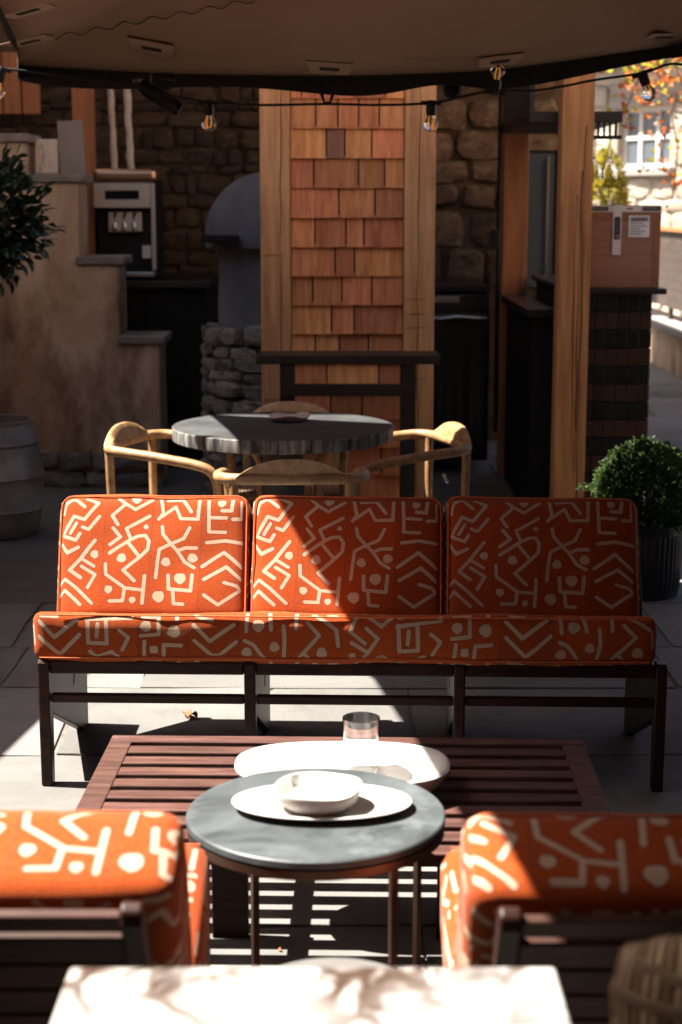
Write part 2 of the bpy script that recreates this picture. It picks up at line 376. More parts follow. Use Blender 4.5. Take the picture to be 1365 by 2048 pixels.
def draw(wm, hm, ppm, strokes, dots, seams, wid):
    W, H = int(wm * ppm), int(hm * ppm)
    D = np.full((H, W), 9.0, np.float32); Q = np.full((H, W), 9.0, np.float32)
    rng = np.random.RandomState(3)
    def seg(buf, a, b, hw):
        pad = .03
        x0, x1 = sorted((a[0], b[0])); y0, y1 = sorted((a[1], b[1]))
        i0, i1 = max(int((x0 - pad) * ppm), 0), min(int((x1 + pad) * ppm) + 1, W)
        j0, j1 = max(int((y0 - pad) * ppm), 0), min(int((y1 + pad) * ppm) + 1, H)
        if i1 <= i0 or j1 <= j0: return
        X, Y = np.meshgrid((np.arange(i0, i1) + .5) / ppm, (np.arange(j0, j1) + .5) / ppm)
        dx, dy = b[0] - a[0], b[1] - a[1]
        t = np.clip(((X - a[0]) * dx + (Y - a[1]) * dy) / max(dx * dx + dy * dy, 1e-9), 0, 1)
        # square-ish hand cut ends
        d = np.hypot(X - a[0] - t * dx, Y - a[1] - t * dy) - hw
        buf[j0:j1, i0:i1] = np.minimum(buf[j0:j1, i0:i1], d)
    for s in strokes:
        hw = wid * (1 + .12 * (rng.rand() - .5))
        for a, b in zip(s[:-1], s[1:]): seg(D, a, b, hw)
    for (x, y, r) in dots:
        i0, i1 = max(int((x - r - .03) * ppm), 0), min(int((x + r + .03) * ppm) + 1, W)
        j0, j1 = max(int((y - r - .03) * ppm), 0), min(int((y + r + .03) * ppm) + 1, H)
        if i1 <= i0 or j1 <= j0: continue
        X, Y = np.meshgrid((np.arange(i0, i1) + .5) / ppm, (np.arange(j0, j1) + .5) / ppm)
        an = np.arctan2(Y - y, X - x)
        d = np.hypot(X - x, Y - y) - r * (1 + .05 * np.sin(3 * an + x * 90) + .03 * np.sin(5 * an))
        D[j0:j1, i0:i1] = np.minimum(D[j0:j1, i0:i1], d)
    for s in seams:
        for a, b in zip(s[:-1], s[1:]): seg(Q, a, b, .0006)
    # ragged woven edge
    D += (rng.rand(H, W).astype(np.float32) - .5) * .0007
    e = 1.0 / ppm
    cream = np.clip(.5 - D / e * .8, 0, 1)
    line = np.clip(1 - np.abs(D - .0009) / .0016, 0, 1) * .85
    line = np.maximum(line, np.clip(.5 - Q / e, 0, 1) * .75)
    tone = np.full((H, W), .5, np.float32)
    xs = (np.arange(W) + .5) / ppm
    for k, s in enumerate(seams):
        ys = (np.arange(H) + .5) / ppm
        sx = s[0][0] + (s[-1][0] - s[0][0]) * (ys - s[0][1]) / max(s[-1][1] - s[0][1], 1e-6)
        tone = np.where(xs[None, :] > sx[:, None], rng.rand(), tone)
    im = np.stack([cream, line * (1 - cream * .6), tone, np.ones_like(tone)], -1)[::-1]
    return im.astype(np.float32)

def image(name, arr):
    h, wd = arr.shape[:2]
    im = bpy.data.images.new(name, wd, h, alpha=False); im.colorspace_settings.name = 'Non-Color'
    im.pixels.foreach_set(arr.ravel()); im.update(); im.pack()
    return im

# back print, traced on a 1365 x 853 grid
B = [[(105,155),(130,80),(175,52),(200,55),(255,110)], [(275,48),(345,85),(250,205),(180,178),(95,320),(185,358),(215,310)],
     [(195,230),(150,305)], [(235,262),(275,280),(350,185)], [(80,385),(125,445),(200,410)], [(315,360),(210,490),(135,565),(205,620)],
     [(225,490),(300,540)], [(215,540),(305,600),(250,690)], [(40,670),(100,630),(170,690),(275,800)], [(40,750),(95,710),(195,810)],
     [(480,55),(520,95),(585,140),(700,68)], [(520,100),(435,180),(470,245)], [(440,270),(485,335),(415,390)],
     [(678,185),(525,275),(555,355)], [(410,450),(545,360),(600,330),(650,325),(675,365),(665,430),(610,485),(500,575),(570,650)],
     [(540,385),(605,475)], [(380,525),(380,600),(510,700),(620,712)], [(640,615),(618,800)], [(505,705),(490,785),(400,785)],
     [(758,55),(770,165),(740,205)], [(765,185),(855,120),(890,205),(1005,208),(1018,65)], [(805,70),(905,65),(960,155)],
     [(765,260),(770,315),(820,380),(865,430),(910,510),(970,548)], [(950,270),(910,345),(820,385),(745,425),(728,520),(712,625)],
     [(865,430),(920,408),(990,408)], [(797,605),(797,700),(945,712),(957,600)], [(825,710),(828,800),(890,805)],
     [(1080,60),(1075,295),(1180,300)], [(1080,195),(1190,200)], [(1240,70),(1228,152),(1165,148)], [(1302,90),(1298,212),(1235,212)],
     [(1060,370),(1180,358),(1300,380)], [(1025,540),(1170,440),(1290,550)], [(1035,630),(1185,545),(1285,635)],
     [(1170,655),(1255,680),(1280,710),(1130,810),(1035,740)]]
BD = [(308,457,28),(595,62,34),(655,262,18),(490,487,33),(395,705,28),(555,780,23),(785,512,32),(963,480,34),(875,625,40),(727,753,40),(1165,95,29)]
BS = [[(405,30),(330,840)], [(712,30),(655,840)], [(1045,30),(985,840)]]
def bmap(p):
    x, y = p
    l = 85 - 60 * (y - 35) / 790; r = 1345 - 20 * (y - 65) / 760
    u = (x - l) / (r - l)
    top = 35 + 30 * u; v = (y - top) / (822 - top)
    return (u * BW, v * .362)
IMG_B = image('back print', draw(BW, BH, 1500, [[bmap(p) for p in s] for s in B] , [(*bmap((x, y)), r * .455 / 1000) for x, y, r in BD], [[bmap(p) for p in s] for s in BS], .0058))
# seat band print, traced from four views
T2 = ([[(85,140),(215,268),(415,118)],[(80,265),(255,412),(430,245)],[(100,85),(240,92)],[(505,105),(505,312),(670,320),(665,125)],[(495,112),(640,108),(880,98),(880,80)],[(592,155),(580,260)],
       [(778,205),(855,272),(800,375)],[(520,385),(570,435),(710,390),(760,445)],[(975,85),(1112,85),(1112,245),(960,257)],[(1268,80),(1268,115)],[(990,305),(982,445)],[(1050,377),(1085,377)],[(1050,362),(1085,362)],[(1050,392),(1085,392)],[(1300,338),(1155,335),(1148,445)]],
      [(1003,175,48),(1240,220,55)], [470, 930], 60, .2344)
T3 = ([[(85,170),(220,310),(425,180)],[(90,300),(240,430),(300,430),(445,315)],[(100,75),(160,115),(240,135)],[(545,80),(533,230)],[(738,80),(745,220)],[(520,305),(590,335),(650,410),(680,450)],[(852,195),(858,300),(852,440)],
       [(965,80),(958,210)],[(1055,160),(1155,262),(985,440)],[(1110,85),(1300,215),(1315,345)],[(1020,410),(1055,445)],[(1240,92),(1300,92)]],
      [(638,188,52),(535,402,45),(772,355,43),(1175,400,45)], [35, 470, 920, 1345], 370, .2344)
T4 = ([[(145,95),(92,225),(215,325)],[(228,195),(325,280),(205,455)],[(105,320),(225,395)],[(245,95),(355,175),(440,105)],[(320,460),(360,440),(390,460)],[(500,170),(508,390),(668,385),(660,180)],[(490,180),(680,155),(855,140),(862,95)],
       [(588,220),(578,330)],[(775,248),(855,318),(792,422)],[(510,100),(540,95)],[(680,455),(720,445)],[(970,105),(1108,105),(1108,280),(955,293)],[(1262,90),(1262,120)],[(988,340),(975,455)],[(1045,405),(1080,405)],[(1045,388),(1080,388)],[(1045,422),(1080,422)],[(1290,347),(1155,355),(1140,460)]],
      [(108,435,33),(1000,210,48),(1240,235,53)], [460, 915], 680, .2344)
T5 = ([[(78,155),(210,275),(400,135)],[(85,275),(240,420),(430,258)],[(110,95),(225,108)],[(508,105),(517,235)],[(690,105),(720,225)],[(505,308),(570,340),(620,400),(645,445)],[(820,205),(830,320),(805,445)],
       [(918,115),(922,215)],[(1012,175),(1115,280),(925,445)],[(1060,115),(1250,240),(1262,365)],[(970,400),(1010,450)]],
      [(615,195,50),(515,402,43),(745,355,40),(1130,403,43)], [30, 450, 885], 990, .249)
ss, sd, sm = [], [], []
for st, dt, se, x0, k in (T2, T3, T4, T5):
    def smap(p):
        x, y = x0 + p[0] * k, 1210 + p[1] * k
        s = (x - 65) / 1245
        return (s * SW, (y - 1223 - 14 * s) / 98 * .15 + .008)
    ss += [[smap(p) for p in s] for s in st]; sd += [(*smap((x, y)), r * k * SW / 1245) for x, y, r in dt]
    sm += [[(smap((x, 60))[0], 0), (smap((x, 60))[0], SH)] for x in se]
sm.sort()
IMG_S = image('seat print', draw(SW, SH, 1400, ss, sd, sm, .0061))

def fabric(name, img):
    m = bpy.data.materials.new(name); m.use_nodes = True
    nt = m.node_tree; L = nt.links.new; p = nt.nodes['Principled BSDF']
    p.inputs['Roughness'].default_value = .9; p.inputs['Specular IOR Level'].default_value = .15
    p.inputs['Sheen Weight'].default_value = .08
    uv = nn(nt, 'ShaderNodeUVMap'); im = nn(nt, 'ShaderNodeTexImage'); im.image = img; im.extension = 'REPEAT'
    L(uv.outputs[0], im.inputs[0])
    sp = nn(nt, 'ShaderNodeSeparateColor'); L(im.outputs['Color'], sp.inputs[0])
    tc = nn(nt, 'ShaderNodeTexCoord')
    no = nn(nt, 'ShaderNodeTexNoise', Scale=420.0, Detail=2)
    mp = nn(nt, 'ShaderNodeMapping'); mp.inputs['Scale'].default_value = (.45, .45, 1); L(tc.outputs['Object'], mp.inputs[0]); L(mp.outputs[0], no.inputs['Vector'])
    cr = nn(nt, 'ShaderNodeValToRGB'); cr.color_ramp.elements[0].position = .22; cr.color_ramp.elements[1].position = .80
    cr.color_ramp.elements[0].color = (.27, .033, .004, 1); cr.color_ramp.elements[1].color = (.46, .088, .011, 1)
    L(no.outputs['Fac'], cr.inputs[0])
    hv = nn(nt, 'ShaderNodeHueSaturation'); mr = nn(nt, 'ShaderNodeMapRange'); mr.inputs[3].default_value = .82; mr.inputs[4].default_value = 1.12
    L(sp.outputs[2], mr.inputs[0]); L(mr.outputs[0], hv.inputs['Value']); L(cr.outputs[0], hv.inputs['Color'])
    a = nn(nt, 'ShaderNodeMix', data_type='RGBA'); a.inputs['B'].default_value = (.50, .345, .24, 1)
    L(sp.outputs[0], a.inputs['Factor']); L(hv.outputs[0], a.inputs['A'])
    b = nn(nt, 'ShaderNodeMix', data_type='RGBA'); b.inputs['B'].default_value = (.055, .03, .05, 1)
    L(sp.outputs[1], b.inputs['Factor']); L(a.outputs['Result'], b.inputs['A']); L(b.outputs['Result'], p.inputs['Base Color'])
    # weave
    w1 = nn(nt, 'ShaderNodeTexWave', Scale=150.0, Distortion=1.5); w1.bands_direction = 'X'
    w2 = nn(nt, 'ShaderNodeTexWave', Scale=150.0, Distortion=1.5); w2.bands_direction = 'Z'
    L(tc.outputs['Object'], w1.inputs[0]); L(tc.outputs['Object'], w2.inputs[0])
    ad = nn(nt, 'ShaderNodeMath', operation='ADD'); L(w1.outputs['Fac'], ad.inputs[0]); L(w2.outputs['Fac'], ad.inputs[1])
    bu = nn(nt, 'ShaderNodeBump'); bu.inputs['Strength'].default_value = .8; bu.inputs['Distance'].default_value = .0008
    L(ad.outputs[0], bu.inputs['Height']); L(bu.outputs[0], p.inputs['Normal'])
    return m
M['fab_back'] = fabric('orange printed cloth, back cushions', IMG_B)
M['fab_seat'] = fabric('orange printed cloth, seat band', IMG_S)

def cushion_mesh(name, wx, wy, wz, r, bulge, m, iw, ih, v0, shear=0.0, cuts=22, u0=0.0, seed=0, rear=None):
    """soft rounded box: x width, y thickness (front is -y), z height; UV in metres of the print"""
    rnd = random.Random(seed)
    bm = bmesh.new(); uvl = bm.loops.layers.uv.new('UVMap')
    nx, ny, nz = max(6, int(wx / .022)), max(5, int(wy / .022)), max(6, int(wz / .022))
    cache = {}
    def V(a, b, c):
        key = (round(a, 5), round(b, 5), round(c, 5))
        if key in cache: return cache[key]
        q = Vector((a, b, c))
        inner = Vector((max(-wx / 2 + r, min(wx / 2 - r, a)), max(-wy / 2 + r, min(wy / 2 - r, b)), max(-wz / 2 + r, min(wz / 2 - r, c))))
        d = q - inner
        if d.length > 1e-9: q = inner + d.normalized() * r
        fx, fy, fz = 1 - (2 * a / wx) ** 4, 1 - (2 * b / wy) ** 4, 1 - (2 * c / wz) ** 4
        q.y += bulge * fx * fz * (2 * b / wy)
        q.z += bulge * .35 * fx * fy * (2 * c / wz)
        q.x += bulge * .25 * fz * fy * (2 * a / wx)
        q.z += .003 * math.sin(a * 9 + seed) * (1 if c > 0 else .3); q.y += .003 * math.sin(a * 7 + c * 11 + seed * 2)
        nz_ = mnoise.noise_vector(Vector((a * 7 + seed * 3.1, b * 7, c * 7))); q += Vector((nz_[0] * .003, nz_[1] * .009, nz_[2] * .004))
        q.z += shear * (b + wy / 2)
        cache[key] = bm.verts.new(q); return cache[key]
    def lin(w_, n, i): return -w_ / 2 + w_ * i / n
    def face(grid, uvf):
        try: f = bm.faces.new([V(*g) for g in grid])
        except ValueError: return
        f.smooth = True
        for lp, g in zip(f.loops, grid):
            u, v = uvf(*g); lp[uvl].uv = ((u + u0) / iw, 1 - (v + v0) / ih)
    def grid2(n, m_, fn, uvf):
        for i in range(n):
            for j in range(m_):
                face([fn(i, j), fn(i + 1, j), fn(i + 1, j + 1), fn(i, j + 1)], uvf)
    X = lambda i: lin(wx, nx, i); Y = lambda j: lin(wy, ny, j); Z = lambda k: lin(wz, nz, k)
    grid2(nx, nz, lambda i, k: (X(i), -wy / 2, Z(k)), lambda a, b, c: (a + wx / 2, wz / 2 - c))
    grid2(nx, nz, lambda i, k: (X(i), wy / 2, Z(k)), lambda a, b, c: (a + wx / 2 + .23, wz / 2 - c + .11))
    grid2(nx, ny, lambda i, j: (X(i), Y(j), wz / 2), lambda a, b, c: (a + wx / 2, -(b + wy / 2)))
    grid2(nx, ny, lambda i, j: (X(i), Y(j), -wz / 2), lambda a, b, c: (a + wx / 2, wz + (b + wy / 2)))
    grid2(ny, nz, lambda j, k: (-wx / 2, Y(j), Z(k)), lambda a, b, c: (-(b + wy / 2), wz / 2 - c))
    grid2(ny, nz, lambda j, k: (wx / 2, Y(j), Z(k)), lambda a, b, c: (wx + b + wy / 2, wz / 2 - c))
    if rear is not None:      # print seen upright from behind: runs over the top edge and down the rear
        bm.normal_update()
        for f in bm.faces:
            c = f.calc_center_median()
            for lp in f.loops:
                q = lp.vert.co
                dx, dy, dz = wx / 2 - abs(c.x), wy / 2 - abs(c.y), wz / 2 - abs(c.z)
                if min(dx, dy, dz) == dx:
                    u, v = (wx / 2 - q.x) + math.copysign(q.y + wy / 2, -q.x) * .9, rear[1] + .05 + (wz / 2 - q.z)
                elif c.z > 0 and min(dx, dy, dz) == dz: u, v = wx / 2 - q.x, rear[1] + q.y + wy / 2
                elif c.y > 0: u, v = wx / 2 - q.x, rear[1] + wy + wz / 2 - q.z
                else: u, v = wx / 2 - q.x, rear[1] - (wz / 2 - q.z)
                lp[uvl].uv = ((u + rear[0]) / iw, 1 - v / ih)
    bmesh.ops.recalc_face_normals(bm, faces=bm.faces)
    me = bpy.data.meshes.new(name); bm.to_mesh(me); bm.free(); me.materials.append(m)
    return me

def ring(wx, wz, r, y, n=7):
    pts = []
    for cx, cz, a0 in ((wx / 2 - r, wz / 2 - r, 0), (-wx / 2 + r, wz / 2 - r, 90), (-wx / 2 + r, -wz / 2 + r, 180), (wx / 2 - r, -wz / 2 + r, 270)):
        for k in range(n):
            a = R(a0 + 90 * k / (n - 1)); pts.append((cx + r * math.cos(a), y, cz + r * math.sin(a)))
    return pts

# ================================================================== GROUND
base = MB().span(-60, 60, -20, 120, -.6, -.014).build('ground', M['joint']); tag(base, kind='structure')
patio = MB().span(-4.2, 5.6, .3, 26.0, -.012, -.008).build('patio_floor', M['joint']); tag(patio, kind='structure')
slab_me = []
for k in range(5):
    rr = random.Random(k); b = MB()
    n = 3
    poly = []
    for (x, y) in ((-.5, -.5), (0, -.5), (.5, -.5), (.5, 0), (.5, .5), (0, .5), (-.5, .5), (-.5, 0)):
        poly.append((x + rr.uniform(-.018, .018), y + rr.uniform(-.018, .018)))
    b.prism(poly, -.03, .0, 'z')
    slab_me.append(b.mesh('paving_slab', M['slab']))
def slab(x0, x1, y0, y1):
    o = put('paving_slab', random.choice(slab_me), patio, bevel=.004)
    g = random.uniform(.005, .016)
    o.scale = (x1 - x0 - g, y1 - y0 - g, 1)
    o.location = ((x0 + x1) / 2, (y0 + y1) / 2, random.uniform(-.002, .002)); o.rotation_euler = (random.uniform(-.002, .002), random.uniform(-.002, .002), 0)
y = 1.0
row = 0
while y < 12.4:
    h = random.choice((.45, .55, .62, .72)); x = -2.6 - random.uniform(0, .5)
    while x < 3.3:
        wd = random.choice((.5, .65, .8, .95, 1.1))
        slab(x, x + wd, y, y + h); x += wd
    y += h
while y < 24:
    h = random.choice((.5, .65, .8)); x = 1.4 + random.uniform(0, .5)
    while x < 5.2:
        wd = random.choice((.8, .95, 1.1)); slab(x, x + wd, y, y + h); x += wd
    y += h

# ================================================================== STRUCTURES AROUND
def stone_meshes(name, m, n=6, seed=0):
    out = []
    for k in range(n):
        rr = random.Random(seed + k); bm = bmesh.new()
        bmesh.ops.create_cube(bm, size=1)
        bmesh.ops.subdivide_edges(bm, edges=bm.edges[:], cuts=2, use_grid_fill=True)
        for v in bm.verts:
            c = v.co.copy(); n_ = sum(abs(abs(q) - .5) < 1e-4 for q in c)
            v.co *= {1: 1.0, 2: .93, 3: .80}[n_]
            v.co += Vector(mnoise.noise_vector(c * 2.1 + Vector((k * 7.3, seed, 0)))) * .09
            v.co += Vector((rr.uniform(-.03, .03), rr.uniform(-.05, .05), rr.uniform(-.03, .03)))
        for f in bm.faces: f.smooth = rr.random() < .45
        me = bpy.data.meshes.new(name); bm.to_mesh(me); bm.free(); me.materials.append(m)
        out.append(me)
    return out
ST_WARM = stone_meshes('stone', M['stone'], 6, 10)
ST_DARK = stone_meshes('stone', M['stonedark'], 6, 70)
ST_PALE = stone_meshes('stone', M['stonepale'], 6, 30)
ST_GREY = stone_meshes('stone', M['stonegrey'], 6, 50)

def stones_on(parent, meshes, x0, x1, z0, z1, y, hs=(.09, .13, .18), ws=(.12, .2, .28), deep=.09, skip=None, seed=1, xf=None):
    rr = random.Random(seed); z = z0
    while z < z1 - .03:
        h = rr.choice(hs); x = x0 - rr.uniform(0, ws[0])
        while x < x1:
            wd = rr.choice(ws) * rr.uniform(.85, 1.15)
            cx, cz = x + wd / 2, z + h / 2
            if not (skip and skip(x, x + wd, z, z + h)):
                o = put('stone', rr.choice(meshes), parent)
                k_ = rr.uniform(.82, .98); o.scale = (wd * k_ * (1 if rr.random() < .5 else -1), deep, h * rr.uniform(.8, .97)); o.rotation_euler = (rr.uniform(-.15, .15), rr.uniform(-.14, .14), rr.uniform(-.12, .12))
                o.location = (cx + rr.uniform(-.008, .008), y + rr.uniform(-.015, .015), cz + rr.uniform(-.012, .012))
            x += wd
        z += h

# back wall of the outdoor kitchen
bw = MB().span(-5.6, 1.58, 11.85, 12.2, 0, 4.595).build('stone_wall', M['mortar'])
tag(bw, 'rough brown rubble stone wall behind the outdoor kitchen counters', 'wall')
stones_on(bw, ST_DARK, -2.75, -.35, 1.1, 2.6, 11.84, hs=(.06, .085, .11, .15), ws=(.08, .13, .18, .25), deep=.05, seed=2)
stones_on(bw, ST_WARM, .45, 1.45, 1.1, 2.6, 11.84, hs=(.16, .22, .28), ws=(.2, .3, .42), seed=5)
# unseen side wall added to cut sky light from the left
lw = MB().span(-6.4, -6.05, -5, 12.2, 0, 5.2).build('side_shade_wall', M['render'])
tag(lw, 'unseen tall rendered wall added along the patio side to cut sky light', 'wall')

# unseen walls and blocks added round the yard to cut sky and sun
m_brick = mat('old dark brick', (.05, .03, .022), (.11, .065, .045), rough=.9, scale=6, bump=.006, bscale=14)
M['oldbrick'] = m_brick
o = MB().span(-6.0, 6.0, -5.4, -5.0, 0, 4.6).build('sky_block_wall', m_brick); tag(o, 'unseen dark brick wall added opposite the kitchen to block low sky', 'wall')
o = MB().span(-5.6, 1.6, 12.21, 18.0, 0, 3.6).build('shade_block', M['render']); tag(o, 'unseen rendered block added behind the kitchen wall to shade the path', 'building')
hb2 = MB().span(-6.0, -3.35, 7.97, 12.3, 0, 7.2).build('shade_block', M['render']); tag(hb2, 'unseen tall rendered block added beyond the stair wall to stop the sun', 'house')
o = MB().span(4.6, 5.0, -4.98, 6.4, 0, 4.6).build('sky_block_wall', m_brick); tag(o, 'unseen dark brick wall added beyond the woven chair to block sky', 'wall')
# added unseen pale house: its sunlit front bounces warm light onto the kitchen
M['facade'] = mat('warm limewashed bounce front', (.66, .49, .33), (.76, .60, .43), rough=.9, scale=1.2, bump=.01, bscale=6)
th_ = thing('sun_bounce_house', 'unseen warm limewashed house added to bounce sun onto the kitchen', 'house', (7.6, -4.4, 0), math.atan2(.83, .56))
MB().span(-11, 11, -6, 0, 0, 12.5).build('wall', M['facade'], th_)
for i in range(5):
    for j in range(3):
        x = -8.5 + i * 4.2; zz = 2.0 + j * 3.4
        wn = MB().span(x - .5, x + .5, .002, .05, zz, zz + 1.5).build('window', M['whitepaint'], th_)
        MB().span(x - .42, x + .42, .051, .06, zz + .08, zz + 1.42).build('pane', M['pane'], wn)
MB().prism([(-6.3, 12.51), (.4, 12.51), (-3, 14.6)], -11.3, 11.3, 'x').build('roof', M['rooftile'], th_)
# unseen kitchen roof, height and slanted eave shaped to steer sun and sky
rf = thing('kitchen_shade_roof', 'unseen flat boarded timber roof shaped to shade the outdoor kitchen', 'roof', (0, 0, 0))
MB().prism([(-1.9, 8.07), (-.92, 7.57), (1.45, 7.04), (1.45, 12.2), (-1.9, 12.2)], 4.6, 4.72, 'z').build('roof_deck', M['roofboard'], rf)
for k in range(4):
    MB().span(-1.75 + k * .95, -1.63 + k * .95, 8.5, 12.1, 4.48, 4.597).build('rafter', M['roofboard'], rf)

# ------------------------------------------------ stepped stair wall
YW = 9.9
sw = thing('stair_wall', 'stepped rendered stair wall with stone copings beside the barrel', 'wall', (0, YW, 0))
steps = [(-1.087, .86), (-1.325, 1.33), (-1.55, 1.81), (-1.85, 2.04)]
poly = [(-3.2, 0), (-1.087, 0), (-1.087, .86), (-1.325, .86), (-1.325, 1.33), (-1.55, 1.33), (-1.55, 1.81), (-1.86, 1.81), (-1.86, 2.04), (-3.2, 2.04)]
def dense_wall():
    bm = bmesh.new()
    vs = [bm.verts.new((x, 0, z)) for x, z in poly]; f = bm.faces.new(vs)
    r = bmesh.ops.extrude_face_region(bm, geom=[f])
    bmesh.ops.translate(bm, verts=[v for v in r['geom'] if isinstance(v, bmesh.types.BMVert)], vec=(0, .36, 0))
    bmesh.ops.recalc_face_normals(bm, faces=bm.faces)
    me = bpy.data.meshes.new('rendered_body'); bm.to_mesh(me); bm.free(); me.materials.append(M['render']); return me
put('rendered_body', dense_wall(), sw, bevel=.012)
for x0, x1, z in ((-1.335, -1.05, .86), (-1.57, -1.285, 1.33), (-1.87, -1.515, 1.81), (-2.35, -1.82, 2.04)):
    MB().span(x0, x1, -.03, .39, z + .001, z + .05).build('coping_stone', M['cap'], sw, bevel=.01)
stones_on(sw, ST_GREY, -2.5, -1.12, .0, .24, -.02, hs=(.1, .12), ws=(.16, .24, .3), deep=.08, seed=8)

# timber posts and boards of the back corner at the top left
t = thing('timber_post', 'dark reddish timber post against the rubble wall by the pale poles', 'post', (0, 0, 0))
p0 = at(145, 250, Y=10.9); MB().span(p0.x, p0.x + .13, 10.9, 11.03, 0, 2.6).build('post_shaft', M['oakred'], t, bevel=.006)
t = thing('wall_cladding', 'short orange timber boards high above the stair wall', 'cladding', (0, 0, 0))
for k in range(4):
    a = at(-70 + k * 38, 150, Y=11.6)
    MB().span(a.x, a.x + .118, 11.6, 11.625, 2.29, 2.7).build('plank', M['oakred'], t, bevel=.003)
b = MB().box((0, 0, .25), (.155, .02, .62), (0, R(-3), 0)).build('leaning_board', M['board'], bevel=.003)
q = at(145, 355, Y=10.32); b.location = (q.x, 10.33, 1.63); b.rotation_euler = (R(-6), 0, 0)
tag(b, 'pale grey board standing upright behind the stair wall coping', 'board')
b = MB().box((0, 0, .1), (.13, .05, .2)).build('timber_offcut', M['birch'], bevel=.004)
q = at(95, 345, Y=10.1); b.location = (q.x, 10.1, 1.865); tag(b, 'short grey timber block resting on the stair wall coping', 'timber')

# ------------------------------------------------ shingle column
YC = 8.5
sc = thing('shingle_column', 'square pillar clad in cedar shingles between two oak posts', 'pillar', (0, YC, 0))
xa, xb, xc, xd = -.4085, -.256, .319, .477
MB().span(xb - .02, xc + .02, .035, .3, 0, 4.59).build('core', M['blackwood'], sc)
for x0, x1 in ((xa, xb), (xc, xd)):
    po = MB().span(x0, x1, -.02, .13, 0, 4.59).build('post', M['oak'], sc, bevel=.006)
    rr = random.Random(int(x0 * 100))
    for cx in ((x0 + .105,) if x0 < 0 else (x0 + .075,)):
        pts = smooth_path([(cx + rr.uniform(-.004, .004) + .003 * math.sin(k * .5), -.0205, .2 + k * .13) for k in range(19)], 3)
        MB().tube(pts, [.0026 * (.25 + .75 * abs(math.sin(i * .13 + x0 * 9))) for i in range(len(pts))], 5).build('drying_crack', M['crack'], po)
    for k in range(7):
        zz = rr.uniform(.4, 2.4)
        b = MB(); b.tube([(x0 + .012, -.0205, zz), (x0 + .06, -.021, zz + .004), (x0 + .12, -.0205, zz + .002)], [.001, .0016, .0008], 5)
        if k < 4: b.build('saw_mark', M['crack'], po)
rows = {0: [583,634,678,719,760,810], 1: [583,655,692,745,810], 2: [583,630,719,771,810], 3: [583,680,752,810], 4: [583,632,694,730,810],
        5: [583,672,711,810], 6: [583,627,686,746,810], 7: [583,665,711,810], 8: [583,632,681,740,810], 9: [583,655,761,810], -1: [583,606,712,772,810]}
def shingle_me(wd, h, m, seed):
    rr = random.Random(seed); b = MB()
    # wedge: thick at the butt, thin at the top
    y1 = rr.uniform(-.016, -.010); j = [rr.uniform(-.002, .002) for _ in range(3)]
    vs = [(0, y1, j[0]), (wd / 2, y1 - rr.uniform(0, .002), j[1]), (wd, y1, j[2]), (0, .03, 0), (wd / 2, .03, 0), (wd, .03, 0),
          (0, .004, h), (wd / 2, .004, h), (wd, .004, h), (0, .03, h), (wd / 2, .03, h), (wd, .03, h)]
    b.add(vs, [(0, 1, 7, 6), (1, 2, 8, 7), (0, 3, 4, 1), (1, 4, 5, 2), (0, 6, 9, 3), (2, 5, 11, 8), (6, 7, 10, 9), (7, 8, 11, 10), (3, 9, 10, 4), (4, 10, 11, 5)])
    return b.mesh('shingle', m)
for k in range(-16, 14):
    zb = 2.059 - .147 * k
    if zb < 0 or zb > 4.4: continue
    ed = rows.get(k)
    if ed is None:
        rr = random.Random(k + 40); ed = [583]
        while ed[-1] < 770: ed.append(ed[-1] + rr.choice((40, 52, 64, 80)))
        ed[-1] = 810
    for i in range(len(ed) - 1):
        f0, f1 = (ed[i] - 583) / 227, (ed[i + 1] - 583) / 227
        x0, x1 = xb + f0 * (xc - xb), xb + f1 * (xc - xb)
        o = put('shingle', shingle_me(x1 - x0 - .008, .162, M['shingledark'] if (k == 1 and i == 1) else M['shingle'], k * 10 + i), sc)
        o.location = (x0 + .004, random.uniform(-.002, .002), zb)
        if k == 1 and i == 1: o['label'] = 'darker purplish brown shingle'
# narrow bar table in front of the column
bt = thing('bar_table', 'narrow black bar table against the shingle pillar', 'table', (.034, 8.2, 0))
ztop = at(690, 706, Y=8.2).z
MB().span(-.45, .45, -.13, .13, ztop - .045, ztop).build('table_top', M['blackwood'], bt, bevel=.005)
for x in (-.30, .30):
    for y_ in (-.08, .08):
        MB().span(x - .035, x + .035, y_ - .03, y_ + .03, 0, ztop - .046).build('leg', M['blackwood'], bt, bevel=.004)
zr = at(690, 778, Y=8.12).z
MB().span(-.33, .33, -.125, -.111, zr - .03, zr + .03).build('rail', M['blackwood'], bt, bevel=.003)

# ------------------------------------------------ kitchen posts at the right
def post(x0, x1, Y, m, label, h=4.477, cracks=2):
    t = thing('oak_post', label, 'post', ((x0 + x1) / 2, Y, 0))
    wd = x1 - x0
    MB().span(-wd / 2, wd / 2, 0, .15, 0, h).build('shaft', m, t, bevel=.007)
    rr = random.Random(int(x0 * 1000))
    for c in range(cracks):
        cx = rr.uniform(-wd * .25, wd * .3); a = rr.uniform(.1, .6)
        pts = smooth_path([(cx + .003 * math.sin(k * .7 + c) + rr.uniform(-.004, .004), -.0005, a + k * .12) for k in range(rr.randint(12, 17))], 3)
        MB().tube(pts, [.0034 * (.2 + .8 * abs(math.sin(i * .11 + c))) for i in range(len(pts))], 5).build('drying_crack', M['crack'], t)
    return t
post(1.11, 1.272, 8.5, M['oakdeep'], 'cracked orange brown oak post beside the cardboard box', cracks=3)
post(.992, 1.144, 10.25, M['oakred'], 'reddish timber post at the back of the kitchen under the gantry shelf', cracks=1)
pp = MB().tube([(.955, 10.15, .3), (.955, 10.15, 2.77)], .013, 8).build('conduit_pipe', M['iron'], smooth=True)
tag(pp, 'thin black vertical pipe beside the reddish back post', 'pipe')
